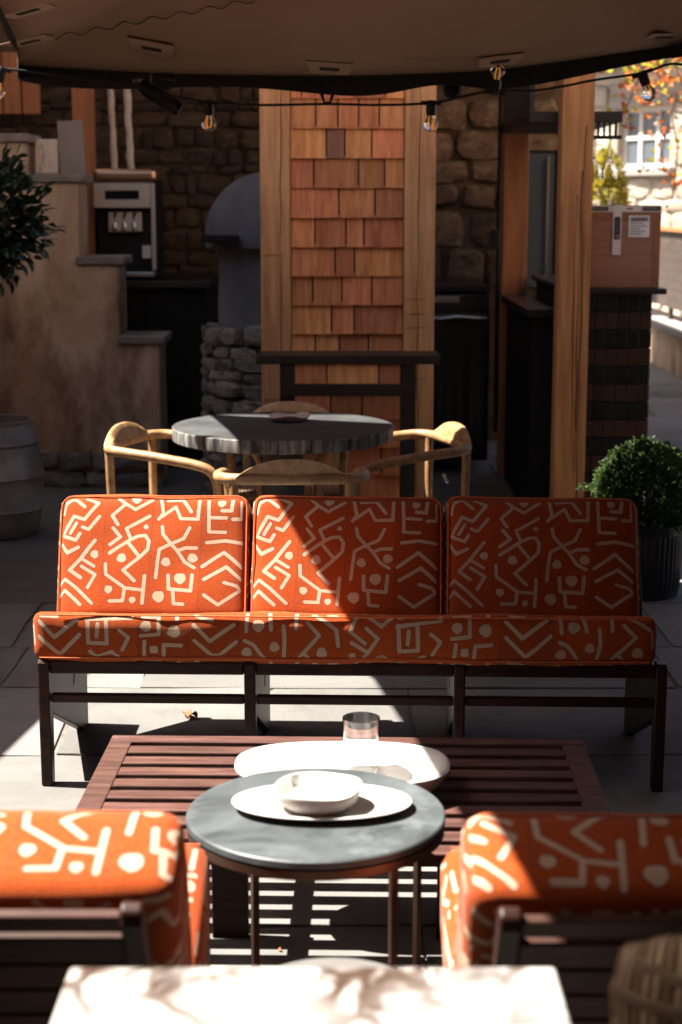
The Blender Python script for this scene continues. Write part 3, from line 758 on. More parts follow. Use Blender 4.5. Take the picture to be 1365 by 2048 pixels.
q = at(990, 478, Y=10.12); o = MB().box(q, (.055, .05, .11)).build('switch_box', M['blackplastic'], bevel=.005)
tag(o, 'small black switch box fixed to the thin vertical pipe', 'switch')

q = at(905, 180, Y=11.7)
o = MB().lathe([(.03, 0), (.062, 0), (.062, .12), (.045, .13), (.04, .02)], 28).build('wall_vent', M['iron'], smooth=True); o.location = q; o.rotation_euler = (R(90), 0, 0)
tag(o, 'round black vent pipe high on the stone wall beside the shingle pillar', 'vent')
# gantry shelf with slats and hanging wine glasses
gs = thing('gantry_shelf', 'dark wooden overhead shelf with slats running past the oak post', 'shelf', (0, 0, 0))
MB().span(.97, 1.45, 8.72, 10.2, 2.10, 2.155).build('shelf_board', M['blackwood'], gs, bevel=.004)
for k in range(16):
    MB().span(.975, 1.0, 8.76 + k * .092, 8.80 + k * .092, 2.156, 2.62).build('slat', M['blackwood'], gs)
for k in range(5):
    MB().span(1.30 + k * .03, 1.306 + k * .03, 8.74, 8.79, 2.035, 2.099).build('rack_bar', M['iron'], gs)
MB().span(1.275, 1.45, 8.73, 8.745, 2.015, 2.034).build('rack_rail', M['iron'], gs)
for i, (px, lab) in enumerate(((1222, 'upside down wine glass hanging from the shelf rack, nearer the free end'), (1190, 'upside down wine glass hanging from the shelf rack, next to the oak post'))):
    q = at(px, 268, Y=8.8)
    g = MB()
    pr = [(.036, 0), (.037, .004), (.005, .008), (.004, .02), (.004, .10), (.008, .112), (.03, .14), (.043, .175), (.040, .215)]
    g.lathe([(r, -z) for r, z in pr] + [(r - .0015, -z) for r, z in pr[:4:-1]] + [(.001, -.115)], 24)
    o = g.build('wine_glass', M['glass'], smooth=True); o.location = (q.x, 8.8, 2.03)
    tag(o, lab, 'glass', 'wine glasses hanging under the shelf')

# bar counter with tiles and box
zc = at(1250, 577, Y=8.62).z
bc = thing('bar_counter', 'bar counter faced with stacked brown and black tiles under the cardboard box', 'counter', (0, 8.62, 0))
MB().span(1.20, 1.612, .02, 1.6, 0, zc - .03).build('counter_core', M['grout'], bc)
MB().span(1.17, 1.685, -.03, 1.64, zc - .029, zc).build('counter_top', M['blackwood'], bc, bevel=.004)
tb = {}
for nm, mm in (('b', M['tilebrown']), ('d', M['tiledark'])):
    tb[nm] = MB().box((0, 0, 0), (.0555, .016, .088)).mesh('tile', mm)
for r_ in range(13):
    for c in range(7):
        zz = zc - .075 - r_ * .094
        if zz < .04: continue
        o = put('tile', tb['b' if r_ % 2 else 'd'], bc, bevel=.003)
        o.location = (1.232 + c * .0588, .01 + random.uniform(-.001, .001), zz); o.rotation_euler = (random.uniform(-.01, .01), 0, random.uniform(-.01, .01))
for r_ in range(13):
    for c in range(8):
        zz = zc - .075 - r_ * .094
        if zz < .04: continue
        o = put('tile', tb['b' if r_ % 2 else 'd'], bc, bevel=.003)
        o.location = (1.614, .06 + c * .0588, zz); o.rotation_euler = (0, 0, R(90))
# cardboard box
cb = thing('cardboard_box', 'brown cardboard box sealed with printed tape on the tiled counter', 'box', (0, 8.66, zc))
xl, xr, hb = 1.235, 1.655, .425
MB().span(xl, xr, 0, .36, .001, hb).build('carton', M['card'], cb, bevel=.004)
MB().span(xl + .002, xr - .002, -.0035, -.001, hb - .035, hb - .002).build('tape_strip', M['tape'], cb)
MB().span(xl, xr, -.0025, -.0008, hb - .078, hb - .036).build('tape_strip', M['cardtape'], cb)
MB().span(xr - .038, xr - .002, -.0025, -.0008, .02, hb - .08).build('tape_strip', M['cardtape'], cb)
MB().span(xl, xr - .04, -.0018, -.0006, .243, .2455).build('fold_line', M['cardtape'], cb)
vt = MB().span(1.405, 1.45, -.006, -.0042, .17, hb + .001).build('tape_strip', M['tape'], cb)
MB().span(1.412, 1.443, -.0075, -.0064, .25, .365).build('printed_block', M['ink'], vt)
ht = MB().span(xl + .05, xl + .145, -.0055, -.0038, hb - .029, hb - .008).build('printed_block', M['ink'], cb)
MB().span(xr - .10, xr - .005, -.0055, -.0038, hb - .029, hb - .008).build('printed_block', M['ink'], cb)
lb = MB().span(1.487, 1.595, -.0045, -.0008, .262, .372).build('shipping_label', M['paper'], cb)
b = MB(); rr = random.Random(4); x = 1.496
while x < 1.585:
    wd = rr.choice((.002, .003, .0045)); b.span(x, x + wd, -.006, -.0048, .342, .364); x += wd + rr.choice((.002, .003))
o = b.build('bar_code', M['ink'], lb); o['kind'] = 'stuff'
# print too small to read in the photograph: strokes only
b = MB(); rr = random.Random(8)
for k in range(9): b.span(1.4215 + rr.uniform(-.003, .003), 1.4325 + rr.uniform(-.003, .003), -.0082, -.0076, .292 + k * .0075, .2935 + k * .0075)
b.span(1.420, 1.437, -.0082, -.0076, .268, .274).span(1.424, 1.437, -.0082, -.0076, .258, .265)
b.build('printed_line', M['board'], vt)['kind'] = 'stuff'
b = MB()
for x0 in (xl + .058, xr - .094):
    for k in range(10): b.span(x0 + k * .0078, x0 + .004 + k * .0078, -.0062, -.0056, hb - .023, hb - .014)
b.build('printed_line', M['board'], cb)['kind'] = 'stuff'
b = MB()
for k in range(3): b.span(1.474 + k * .012, 1.482 + k * .012, -.0042, -.0036, hb - .023, hb - .013)
b.build('printed_line', M['redink'], cb)['kind'] = 'stuff'
b = MB()
for k, wd in enumerate((.07, .085, .05, .08, .06)): b.span(1.494, 1.494 + wd, -.0055, -.0047, .331 - k * .0135, .3345 - k * .0135)
b.build('printed_line', M['ink'], lb)['kind'] = 'stuff'

# back counters, appliances
z2 = at(930, 572, Y=10.4).z
kc = thing('kitchen_counter', 'dark steel topped counter in the shadow behind the shingle pillar', 'counter', (0, 10.4, 0))
MB().span(.35, .94, 0, 1.2, z2 - .035, z2).build('counter_top', M['darksteel'], kc, bevel=.003)
MB().span(.37, .5, .03, 1.15, 0, z2 - .036).build('cabinet', M['iron'], kc)
fr = thing('undercounter_fridge', 'dark steel undercounter fridge with a pale control strip', 'fridge', (0, 10.38, 0))
MB().span(.515, .93, .02, .6, .08, z2 - .05).build('fridge_body', M['iron'], fr)
def wavy_door():
    bm = bmesh.new(); n, k = 24, 14
    g = [[bm.verts.new((.515 + .415 * i / n, -.012 + .004 * math.sin(i * .8) * (1 - j / k) - .03 * (j / k) ** 6 * 0, .1 + (z2 - .25) * j / k - 0 * i)) for i in range(n + 1)] for j in range(k + 1)]
    for j in range(k):
        for i in range(n): bm.faces.new((g[j][i], g[j][i + 1], g[j + 1][i + 1], g[j + 1][i])).smooth = True
    r = bmesh.ops.extrude_face_region(bm, geom=bm.faces[:])
    bmesh.ops.translate(bm, verts=[v for v in r['geom'] if isinstance(v, bmesh.types.BMVert)], vec=(0, .03, 0))
    bmesh.ops.recalc_face_normals(bm, faces=bm.faces)
    me = bpy.data.meshes.new('fridge_door'); bm.to_mesh(me); bm.free(); me.materials.append(M['darksteel']); return me
put('fridge_door', wavy_door(), fr)
MB().span(.515, .93, -.012, .02, z2 - .148, z2 - .055).build('fascia', M['darksteel'], fr, bevel=.004)
MB().span(.57, .74, -.016, -.0125, z2 - .10, z2 - .062).build('control_strip', M['steel'], fr, bevel=.002)
hd = MB().tube([(.53, -.035, z2 - .19), (.62, -.048, z2 - .2), (.72, -.05, z2 - .186), (.80, -.05, z2 - .192), (.91, -.035, z2 - .2)], .013, 8).build('handle_glint_bar', M['steel'], fr, smooth=True)  # wavy steel bar standing in for the bright reflection across the door
sc2 = thing('side_counter', 'dark counter running back along the kitchen under the gantry shelf', 'counter', (0, 0, 0))
MB().span(.98, 1.19, 8.75, 10.2, 1.10, 1.14).build('counter_top', M['darksteel'], sc2, bevel=.004)
MB().span(1.02, 1.18, 8.8, 10.2, 0, 1.099).build('cabinet', M['iron'], sc2)
gf = thing('drinks_fridge', 'tall black framed glass door fridge behind the oak post', 'fridge', (0, 10.7, 0))
MB().span(1.19, 1.6, .03, .55, 1.15, 2.02).build('fridge_body', M['iron'], gf)
for x0, x1 in ((1.16, 1.19), (1.36, 1.385), (1.57, 1.6)): MB().span(x0, x1, -.03, .0, 1.15, 2.02).build('frame_bar', M['iron'], gf)
MB().span(1.192, 1.358, -.02, -.01, 1.16, 2.0).build('glass_door', M['pane'], gf)
MB().span(1.305, 1.32, -.045, -.031, 1.2, 1.98).build('handle_glint_bar', M['steel'], gf)

# left counter with soft serve machine
zl = at(255, 560, Y=10.6).z
lc = thing('machine_counter', 'dark counter under the soft serve machine beside the stair wall', 'counter', (0, 10.5, 0))
MB().span(-1.75, -.83, 0, 1.3, zl - .045, zl - .002).build('counter_top', M['blackwood'], lc, bevel=.004)
MB().span(-1.72, -.86, .1, 1.25, 0, zl - .046).build('cabinet', M['iron'], lc)
sm_ = thing('soft_serve_machine', 'soft serve ice cream machine with copper lid and three taps', 'machine', (at(252, 500, Y=10.65).x, 10.65, zl))
hm = at(252, 337, Y=10.6).z - zl
MB().span(-.185, .185, .06, .55, .0, hm - .085).build('body', M['iron'], sm_, bevel=.01)
MB().span(-.195, .205, -.03, .57, hm - .084, hm).build('lid', M['copper'], sm_, bevel=.03, seg=4)
MB().span(-.195, .165, -.02, .055, hm - .245, hm - .088).build('control_panel', M['machgrey'], sm_, bevel=.006)
MB().span(-.12, .095, -.0245, -.0205, hm - .19, hm - .135).build('display', M['blackboardscreen'], sm_)
MB().span(.167, .19, -.01, .055, .06, hm - .09).build('side_trim', M['machgrey'], sm_, bevel=.004)
for k in range(3):
    tp = MB().lathe([(.016, 0), (.022, .02), (.020, .06), (.010, .075)], 14).build('tap', M['steel'], sm_, smooth=True)
    tp.location = (-.07 + k * .062, .025, hm - .40)
    MB().tube([(0, 0, .07), (0, -.01, .10), (.012, -.02, .135)], [.008, .009, .013], 8).build('tap_lever', M['copper'], tp, smooth=True)
MB().span(-.11, .105, .012, .058, hm - .395, hm - .27).build('tap_block', M['machgrey'], sm_, bevel=.008)
MB().span(-.16, .19, -.08, .06, .02, .05).build('drip_tray', M['steel'], sm_, bevel=.005)
MB().span(.10, .155, .048, .0585, hm - .56, hm - .48).build('sticker', M['paper'], sm_)
for i, (px, lab) in enumerate(((222, 'pale knotty pole above the soft serve machine, nearer the stair wall'), (255, 'thicker pale pole above the soft serve machine, nearer the oven'))):
    a, b_ = at(px - 2, 150, Y=11.2), at(px + 8, 345, Y=11.2)
    rr = random.Random(i)
    pts = [a.lerp(b_, k / 12) + Vector((rr.uniform(-.004, .004), 0, 0)) for k in range(-3, 13)]
    o = MB().tube(pts, [.021 + .003 * i + rr.uniform(-.003, .003) for _ in pts], 8).build('pale_pole', M['birch'], smooth=True)
    tag(o, lab, 'pole')

# pizza oven
ox, oy = -.42, 9.75
ov = thing('pizza_oven', 'grey plastered dome oven on a rubble stone base', 'oven', (ox, oy, 0))
prof = [(.372, 1.44), (.375, 1.5)] + [(.375 * math.cos(R(a)), 1.5 + .37 * math.sin(R(a))) for a in range(8, 91, 8)] + [(0, 1.87)]
rr = random.Random(2)
MB().lathe(prof, 48, wob=lambda an, r, z: (r * (1 + .012 * math.sin(3 * an) + .008 * math.sin(7 * an + z * 9)), z)).build('dome', M['ovenplaster'], ov, smooth=True)
MB().lathe([(.30, .98), (.305, 1.1), (.295, 1.3), (.30, 1.445)], 40, wob=lambda an, r, z: (r * (1 + .015 * math.sin(5 * an + z * 6)), z)).build('drum', M['ovenplaster'], ov, smooth=True)
a, b_ = at(404, 478, Y=9.36), at(477, 478, Y=9.36)
MB().span(a.x - ox, b_.x - ox, -.42, -.2, a.z - .02, a.z + .022).build('iron_shelf', M['iron'], ov, bevel=.006)
MB().lathe([(.325, 0), (.33, .98)], 32).build('base_core', M['mortar'], ov, smooth=True)
rr = random.Random(12); z = .0
while z < .98:
    h = rr.choice((.06, .075, .10)); a = rr.uniform(0, 20)
    while a < 360:
        wd = rr.choice((20, 28, 40)); an = R(a + wd / 2)
        if math.sin(an) < .35:
            o = put('stone', rr.choice(ST_GREY), ov)
            o.scale = (.345 * R(wd) * 1.04, .13, h * 1.05); o.location = (.335 * math.cos(an), .335 * math.sin(an), z + h / 2)
            o.scale.z *= rr.uniform(.85, 1.05); o.scale.x *= rr.uniform(.88, 1.05); o.location.z += rr.uniform(-.012, .012)
            o.rotation_euler = (rr.uniform(-.15, .15), rr.uniform(-.08, .08), an + math.pi / 2 + rr.uniform(-.15, .15))
        a += wd
    z += h

# ------------------------------------------------ far right: low wall, fence, house, shrub, creeper
lw2 = thing('low_garden_wall', 'low garden wall with pale stone coping along the path', 'wall', (3.28, 0, 0))
MB().span(.06, .4, 8, 20, 0, .40).build('wall_body', M['render'], lw2)
for k in range(15):
    MB().span(0, .46, 8 + k * .8, 8.794 + k * .8, .401, .465).build('coping_stone', M['coping'], lw2, bevel=.008)
fc = thing('garden_fence', 'dark brown slatted fence on the low garden wall', 'fence', (3.5, 0, 0))
for k in range(7): MB().span(0, .05, 8.2 + k * 1.9, 8.25 + k * 1.9, .466, 1.40).build('fence_post', M['fence'], fc)
for k in range(8): MB().span(-.02, -.002, 8.1, 19.8, .60 + k * .1, .697 + k * .1).build('slat', M['fence'], fc)
MB().span(-.06, .08, 8.1, 19.8, 1.402, 1.44).build('top_rail', M['oakred'], fc)

ha = math.atan2(-.88, .475)
wc = at(1287, 275, Y=21.0)
hs = thing('stone_house', 'sunlit pale stone house with a small white window behind the bar', 'house', (wc.x, wc.y, 0), ha)
ww, wh = .52, .74
z0 = wc.z - wh / 2; z1 = wc.z + wh / 2
# wall in four pieces round the window
MB().span(-4.5, -ww, 0, .4, 0, 3.9).build('wall', M['mortarpale'], hs)
MB().span(ww, 5.5, 0, .4, 0, 3.9).build('wall', M['mortarpale'], hs)
MB().span(-ww, ww, 0, .4, 0, z0).build('wall', M['mortarpale'], hs)
MB().span(-ww, ww, 0, .4, z1, 3.9).build('wall', M['mortarpale'], hs)
stones_on(hs, ST_PALE, -1.7, 2.4, .1, 3.6, 0, hs=(.16, .2, .26), ws=(.25, .38, .5), deep=.07, seed=21,
          skip=lambda a, b, c, d: b > -ww - .04 and a < ww + .04 and d > z0 - .1 and c < z1 + .12)
wf = MB().span(-ww, ww, .1, .16, z0, z0 + .05).span(-ww, ww, .1, .16, z1 - .05, z1).span(-ww, -ww + .06, .1, .16, z0 + .05, z1 - .05).span(ww - .06, ww, .1, .16, z0 + .05, z1 - .05).build('window', M['whitepaint'], hs)
for x in (-.17, .17): MB().span(x - .03, x + .03, .09, .155, z0 + .051, z1 - .051).build('mullion', M['whitepaint'], wf)
MB().span(-ww + .061, ww - .061, .095, .15, wc.z - .02, wc.z + .025).build('mullion', M['whitepaint'], wf)
for i in range(3):
    for j in range(2):
        x = -ww + .06 + i * .315; zz = z0 + .05 + j * .325
        MB().span(x + .002, x + .29, .118, .124, zz + .002, zz + .31).build('pane', M['pane'], wf)
MB().span(-ww - .12, ww + .12, -.1, .1, z0 - .1, z0 - .002).build('window_sill', M['coping'], hs, bevel=.01)
MB().span(-ww - .1, ww + .1, -.05, .1, z1 + .002, z1 + .1).build('lintel', M['coping'], hs, bevel=.01)
MB().prism([(-.35, 3.5), (-.35, 3.6), (2.2, 5.2), (2.2, 5.08)], -4.7, 5.7, 'x').build('roof', M['rooftile'], hs)

def leaf_mesh(m, l=1.0, wd=.42, fold=.12, curl=.12):
    b = MB()
    prof = [(0, .02), (.22, .75), (.5, 1.0), (.78, .68), (1, .03)]
    vs, fs = [], []
    for t_, k in prof:
        zc_ = -curl * (2 * t_ - 1) ** 2 * l
        vs += [(-wd / 2 * k * l, t_ * l, zc_ + fold * k * l * .5), (0, t_ * l, zc_), (wd / 2 * k * l, t_ * l, zc_ + fold * k * l * .5)]
    for i in range(4):
        o = i * 3; fs += [(o, o + 1, o + 4, o + 3), (o + 1, o + 2, o + 5, o + 4)]
    b.add(vs, fs)
    me = bpy.data.meshes.new('leaf'); me.from_pydata(b.v, [], b.f); me.materials.append(m)
    me.polygons.foreach_set('use_smooth', [True] * len(me.polygons))
    return me, b

def leaf_mass(name, m, parent, pts, size, wd=.42, seed=0, up=.4):
    """many leaves in one mesh; pts = [(point, outward direction)]"""
    rr = random.Random(seed); vs, fs = [], []
    _, proto = leaf_mesh(m, 1.0, wd)
    P = [Vector(v) for v in proto.v]
    for q, d in pts:
        s = size * rr.uniform(.65, 1.25)
        d = (d + Vector((rr.gauss(0, .5), rr.gauss(0, .5), (rr.gauss(0, .5) + up * .3) * (1 if up else .1)))).normalized()
        M3 = d.to_track_quat('Y', 'Z').to_matrix() @ Matrix.Rotation(rr.uniform(-1.2, 1.2), 3, 'Y')
        o = len(vs); vs += [M3 @ (v * s) + q for v in P]; fs += [tuple(i + o for i in f) for f in proto.f]
    me = bpy.data.meshes.new(name); me.from_pydata([tuple(v) for v in vs], [], fs); me.materials.append(m)
    me.polygons.foreach_set('use_smooth', [True] * len(me.polygons))
    o = put(name, me, parent); o['kind'] = 'stuff'
    return o

def rnd_dir(rr):
    while True:
        d = Vector((rr.uniform(-1, 1), rr.uniform(-1, 1), rr.uniform(-1, 1)))
        if .05 < d.length < 1: return d.normalized()

# yellow green shrub by the house
sh = thing('garden_shrub', 'yellow green leafy shrub in front of the sunlit stone house', 'shrub', (at(1205, 400, Y=18.8).x, 18.8, 0))
zs = at(1205, 360, Y=18.8).z
MB().tube([(0, 0, 0), (.02, 0, zs * .5), (-.03, 0, zs)], [.03, .022, .012], 8).build('stem', M['bark'], sh, smooth=True)
rr = random.Random(5); pts = []
for k in range(3000):
    d = rnd_dir(rr); r_ = rr.uniform(.3, 1) ** .5
    pts.append((Vector((d.x * .26 * r_, d.y * .4 * r_, zs - .3 + d.z * .65 * r_)), d))
leaf_mass('foliage', M['shrub'], sh, pts, .085, seed=5)
# creeper
cr_ = thing('autumn_creeper', 'orange autumn creeper trailing down past the house window', 'creeper', (0, 0, 0))
rr = random.Random(9); pts = []
lines = [[(1240, 120), (1275, 150), (1260, 200), (1245, 230)], [(1365, 90), (1330, 140), (1310, 180), (1290, 215)], [(1370, 150), (1345, 220), (1355, 300), (1345, 400)], [(1300, 120), (1340, 190), (1375, 210)], [(1330, 60), (1350, 130), (1372, 180)],
         [(1225, 135), (1290, 140), (1330, 120)], [(1340, 240), (1325, 320), (1350, 360)]]
for li, ln in enumerate(lines):
    P3 = smooth_path([at(x, y_, Y=13 + .1 * li) for x, y_ in ln], 8)
    MB().tube(P3, .006, 5).build('vine_stem', M['bark'], cr_, smooth=True)
    for q in P3:
        for k in range(5 if li != 2 else 2):
            pts.append((q + Vector((rr.gauss(0, .09), rr.gauss(0, .08), rr.gauss(0, .08))), rnd_dir(rr)))
leaf_mass('foliage', M['autumn'], cr_, pts[::3], .06, wd=.7, seed=3)
leaf_mass('foliage', M['shrub'], cr_, pts[1::6], .055, wd=.7, seed=4)

# ------------------------------------------------ barrel with bay tree
bx, by = -1.79, 8.42
ba = thing('barrel_planter', 'weathered grey metal barrel planter at the foot of the stair wall', 'planter', (bx, by, 0))
hb_ = at(30, 838, Y=by).z
prof = [(.0, .0), (.19, .0), (.215, .02), (.235, .10), (.243, .13), (.252, .145), (.243, .16), (.25, .26), (.25, .30), (.26, .315), (.25, .33), (.235, .44), (.225, .47), (.235, .485), (.222, .5), (.2, hb_ - .02), (.208, hb_ - .008), (.208, hb_), (.19, hb_), (.185, hb_ - .05)]
MB().lathe(prof, 48).build('barrel', M['zinc'], ba, smooth=True)
MB().lathe([(0, hb_ - .05), (.186, hb_ - .055)], 32).build('soil_fill', M['soil'], ba)
tr = thing('bay_tree', 'dark glossy bay tree growing from the metal barrel', 'tree', (bx, by, hb_ - .06))
zt = at(0, 440, Y=by).z - (hb_ - .06)
MB().tube(smooth_path([(0, 0, 0), (.015, .01, .35), (-.01, 0, .7), (0, 0, zt)], 5), [.022] * 15 + [.012], 10).build('trunk', M['bark'], tr, smooth=True)
rr = random.Random(3); pts = []
for k in range(1500):
    d = rnd_dir(rr); r_ = rr.uniform(.45, 1.0)
    lump = 1 + .12 * math.sin(d.x * 5 + 1) * math.sin(d.z * 6) + .1 * math.sin(d.y * 7)
    pts.append((Vector((d.x * .30, d.y * .30, d.z * .33 + .02)) * r_ * lump + Vector((0, 0, zt)), (d + Vector((0, 0, .1)))))
leaf_mass('foliage', M['bay'], tr, pts[:1250], .078, wd=.42, seed=8)
lm, _ = leaf_mesh(M['bay'], 1.0, .36)
for q, d in pts[1250:]:
    if d.y > .5 or len(kids(tr)) > 200: continue
    o = put('leaf', lm, tr); s = .08 * rr.uniform(.8, 1.25); o.scale = (s, s, s)
    dd = Vector((d.x, d.y, d.z - .1)).normalized()
    o.location = q + d * .03; o.rotation_euler = (dd.to_track_quat('Y', 'Z').to_matrix() @ Matrix.Rotation(rr.uniform(-.8, .8), 3, 'Y')).to_euler()
for k in range(9):
    d = rnd_dir(rr); MB().tube([(0, 0, zt - .15), Vector((d.x * .12, d.y * .12, zt + d.z * .1)), Vector((d.x * .27, d.y * .27, zt + d.z * .28))], [.009, .006, .003], 6).build('branch', M['bark'], tr, smooth=True)

# ------------------------------------------------ box ball in ribbed pot
px_, py_ = at(1278, 1100, Y=7.1).x, 7.1
pt = thing('ribbed_planter', 'dark ribbed metal planter behind the end of the sofa', 'planter', (px_, py_, 0))
hp = at(1278, 1040, Y=7.1).z
def ribwob(an, r, z):
    return (r * (1 + (.018 * math.cos(an * 44) if .035 < z < hp - .045 and r > .17 else 0)), z)
MB().lathe([(0, 0), (.175, 0), (.178, .03), (.180, .036), (.187, hp - .05), (.187, hp - .044), (.195, hp - .03), (.2, hp), (.185, hp), (.183, hp - .03)], 264, wob=ribwob).build('pot', M['potmetal'], pt, smooth=True)
MB().lathe([(0, hp - .03), (.184, hp - .033)], 24).build('soil_fill', M['soil'], pt)
bb = thing('boxwood_ball', 'clipped boxwood ball in the dark ribbed planter', 'shrub', (px_ + .02, py_, hp - .03))
zb_ = at(1290, 984, Y=7.1).z - (hp - .03)
MB().tube([(0, 0, 0), (.01, 0, .08), (0, 0, zb_)], [.016, .014, .01], 8).build('stem', M['bark'], bb, smooth=True)
rr = random.Random(6); pts = []
for k in range(7500):
    d = rnd_dir(rr); r_ = rr.uniform(.72, 1.0) ** .6
    lump = 1 + .04 * math.sin(d.x * 9 + 2) * math.sin(d.z * 8) + .03 * math.sin(d.y * 13 + d.x * 6)
    pts.append((d * (.225 * r_ * lump) + Vector((0, 0, zb_)), d))
for k in range(3500):
    d = rnd_dir(rr); pts.append((d * .225 * rr.uniform(.45, .75) + Vector((0, 0, zb_)), d))
for k in range(10):
    d = rnd_dir(rr); d.z = abs(d.z) * .6
    for j in range(16): pts.append((d * (.2 + .006 * j) + Vector((rr.gauss(0, .006), rr.gauss(0, .006), zb_ + rr.gauss(0, .006))), d))
d = Vector((-.95, -.2, .12)).normalized()
for j in range(30): pts.append((d * (.2 + .0035 * j) + Vector((rr.gauss(0, .005), rr.gauss(0, .005), zb_ + rr.gauss(0, .005))), d))
leaf_mass('foliage', M['box'], bb, pts, .021, wd=.55, seed=2)

# ================================================================== CANOPY
cp = thing('parasol_canopy', 'large taupe fabric parasol canopy with backlit black hem over the sofa', 'parasol', (0, 0, 0))
far = [(-1.455, 7.66, 2.302), (-.75, 7.40, 2.246), (-.05, 7.12, 2.216), (.38, 7.17, 2.230), (.72, 7.19, 2.253), (1.4, 7.2, 2.345)]
right = [(1.72, 5.6, 2.40), (1.95, 3.6, 2.42), (2.2, 1.5, 2.40)]
near = [(1.2, 1.62, 2.33), (.3, 1.62, 2.33)]
left = [(-.53, 1.5, 2.36), (-.62, 2.5, 2.33), (-.80, 3.5, 2.33), (-.90, 4.2, 2.335), (-1.06, 5.2, 2.34), (-1.19, 6.1, 2.33), (-1.30, 6.86, 2.315)]
def open_smooth(a, n=8): return smooth_path(a, n)[:-1]
edge = open_smooth(far) + open_smooth([far[-1]] + right) + open_smooth([right[-1]] + near + [left[0]]) + open_smooth(left + [far[0]])
cen = Vector((.33, 4.5, 2.80))
ring_n = 14
vs, fs = [], []
ne = len(edge)
for k in range(ring_n):
    s = 1 - k / ring_n
    for q in edge:
        zz = q.z + (cen.z - q.z) * (1 - s) ** 1.15 - .05 * math.sin(math.pi * s) * 0
        vs.append((cen.x + (q.x - cen.x) * s, cen.y + (q.y - cen.y) * s, zz))
vs.append(tuple(cen))
for k in range(ring_n - 1):
    for i in range(ne):
        j = (i + 1) % ne; fs.append((k * ne + i, k * ne + j, (k + 1) * ne + j, (k + 1) * ne + i))
for i in range(ne): fs.append(((ring_n - 1) * ne + i, (ring_n - 1) * ne + (i + 1) % ne, len(vs) - 1))
o = MB().add(vs, fs).build('fabric', M['canopy'], cp, smooth=True)
sd_ = o.modifiers.new('thick', 'SOLIDIFY'); sd_.thickness = .003
def hem(pts, h, name='hem'):
    b = MB(); vs, fs = [], []
    for i, q in enumerate(pts):
        hh = h * (1 + .25 * math.sin(i * .35))
        for dy, dz in ((-.006, .004), (.008, .004), (.008, -hh), (-.006, -hh)): vs.append((q.x, q.y + dy, q.z + dz))
    n = len(pts)
    for i in range(n - 1):
        for k in range(4): fs.append((i * 4 + k, i * 4 + (k + 1) % 4, i * 4 + 4 + (k + 1) % 4, i * 4 + 4 + k))
    fs += [(0, 1, 2, 3), (4 * n - 4, 4 * n - 3, 4 * n - 2, 4 * n - 1)]
    return b.add(vs, fs).build(name, M['hem'], cp, smooth=True)
hem([Vector(q) for q in smooth_path(far, 10)], .068)
hem([Vector(q) for q in smooth_path([far[-1]] + right, 8)], .055)
hem([Vector(q) for q in smooth_path(left + [far[0]], 8)], .045)
hem([Vector(q) for q in smooth_path([right[-1]] + near + [left[0]], 8)], .05)
def canopy_z(x, y_):
    best = None
    d = Vector((x - cen.x, y_ - cen.y)); an = math.atan2(d.y, d.x)
    q = min(edge, key=lambda e: abs((math.atan2(e.y - cen.y, e.x - cen.x) - an + math.pi) % (2 * math.pi) - math.pi))
    s = min(d.length / Vector((q.x - cen.x, q.y - cen.y)).length, 1)
    return q.z + (cen.z - q.z) * (1 - s) ** 1.15
def pocket(px, py, yaw=0, sx=.19, sy=.16):
    Y = 7.0
    for _ in range(30):
        q = at(px, py, Y=Y); z = canopy_z(q.x, q.y)
        Y += (-1 if q.z < z else 1) * .0
        # march the ray until it meets the canopy
        if q.z >= z - .004: Y -= .04
        else: break
    q = at(px, py, Y=Y)
    o = MB().prism([(-sx / 2, -sy * .5), (sx / 2, -sy * .5), (sx * .42, sy * .5), (-sx * .42, sy * .5)], -.004, .0, 'z').build('rib_pocket', M['pocket'], cp)
    dz = (canopy_z(q.x, q.y - .1) - canopy_z(q.x, q.y + .06)) / .16
    dx = (canopy_z(q.x + .1, q.y) - canopy_z(q.x - .1, q.y)) / .2
    o.location = (q.x, q.y, canopy_z(q.x, q.y) - .005); o.rotation_euler = (-math.atan(dz), -math.atan(dx), yaw)
    MB().span(-.04, .04, -.014, .022, -.007, -.0042).build('slot', M['ink'], o)
for a in ((305, 137, 0), (660, 138, 0), (1000, 126, 0), (1330, 78, R(20)), (60, 82, R(-14)), (55, 25, R(-14))): pocket(*a)
# wavy seam cord under the fabric
pts = []
for k in range(60):
    s = k / 59; x, y_ = 40 + 470 * s, 88 - 88 * s + 5 * math.sin(k * .9)
    Y = 7.0
    while at(x, y_, Y=Y).z > canopy_z(at(x, y_, Y=Y).x, Y) - .008 and Y > 4: Y -= .02
    pts.append(at(x, y_, Y=Y))
MB().tube(pts, .0018, 5).build('seam_cord', M['ink'], cp)
MB().tube([cen + Vector((0, 0, .01)), cen + Vector((0, 0, .3)), Vector((2.7, 4.5, 3.15)), Vector((2.75, 4.5, 2.9)), Vector((2.75, 4.5, 0))], .045, 10).build('mast', M['iron'], cp, smooth=True)
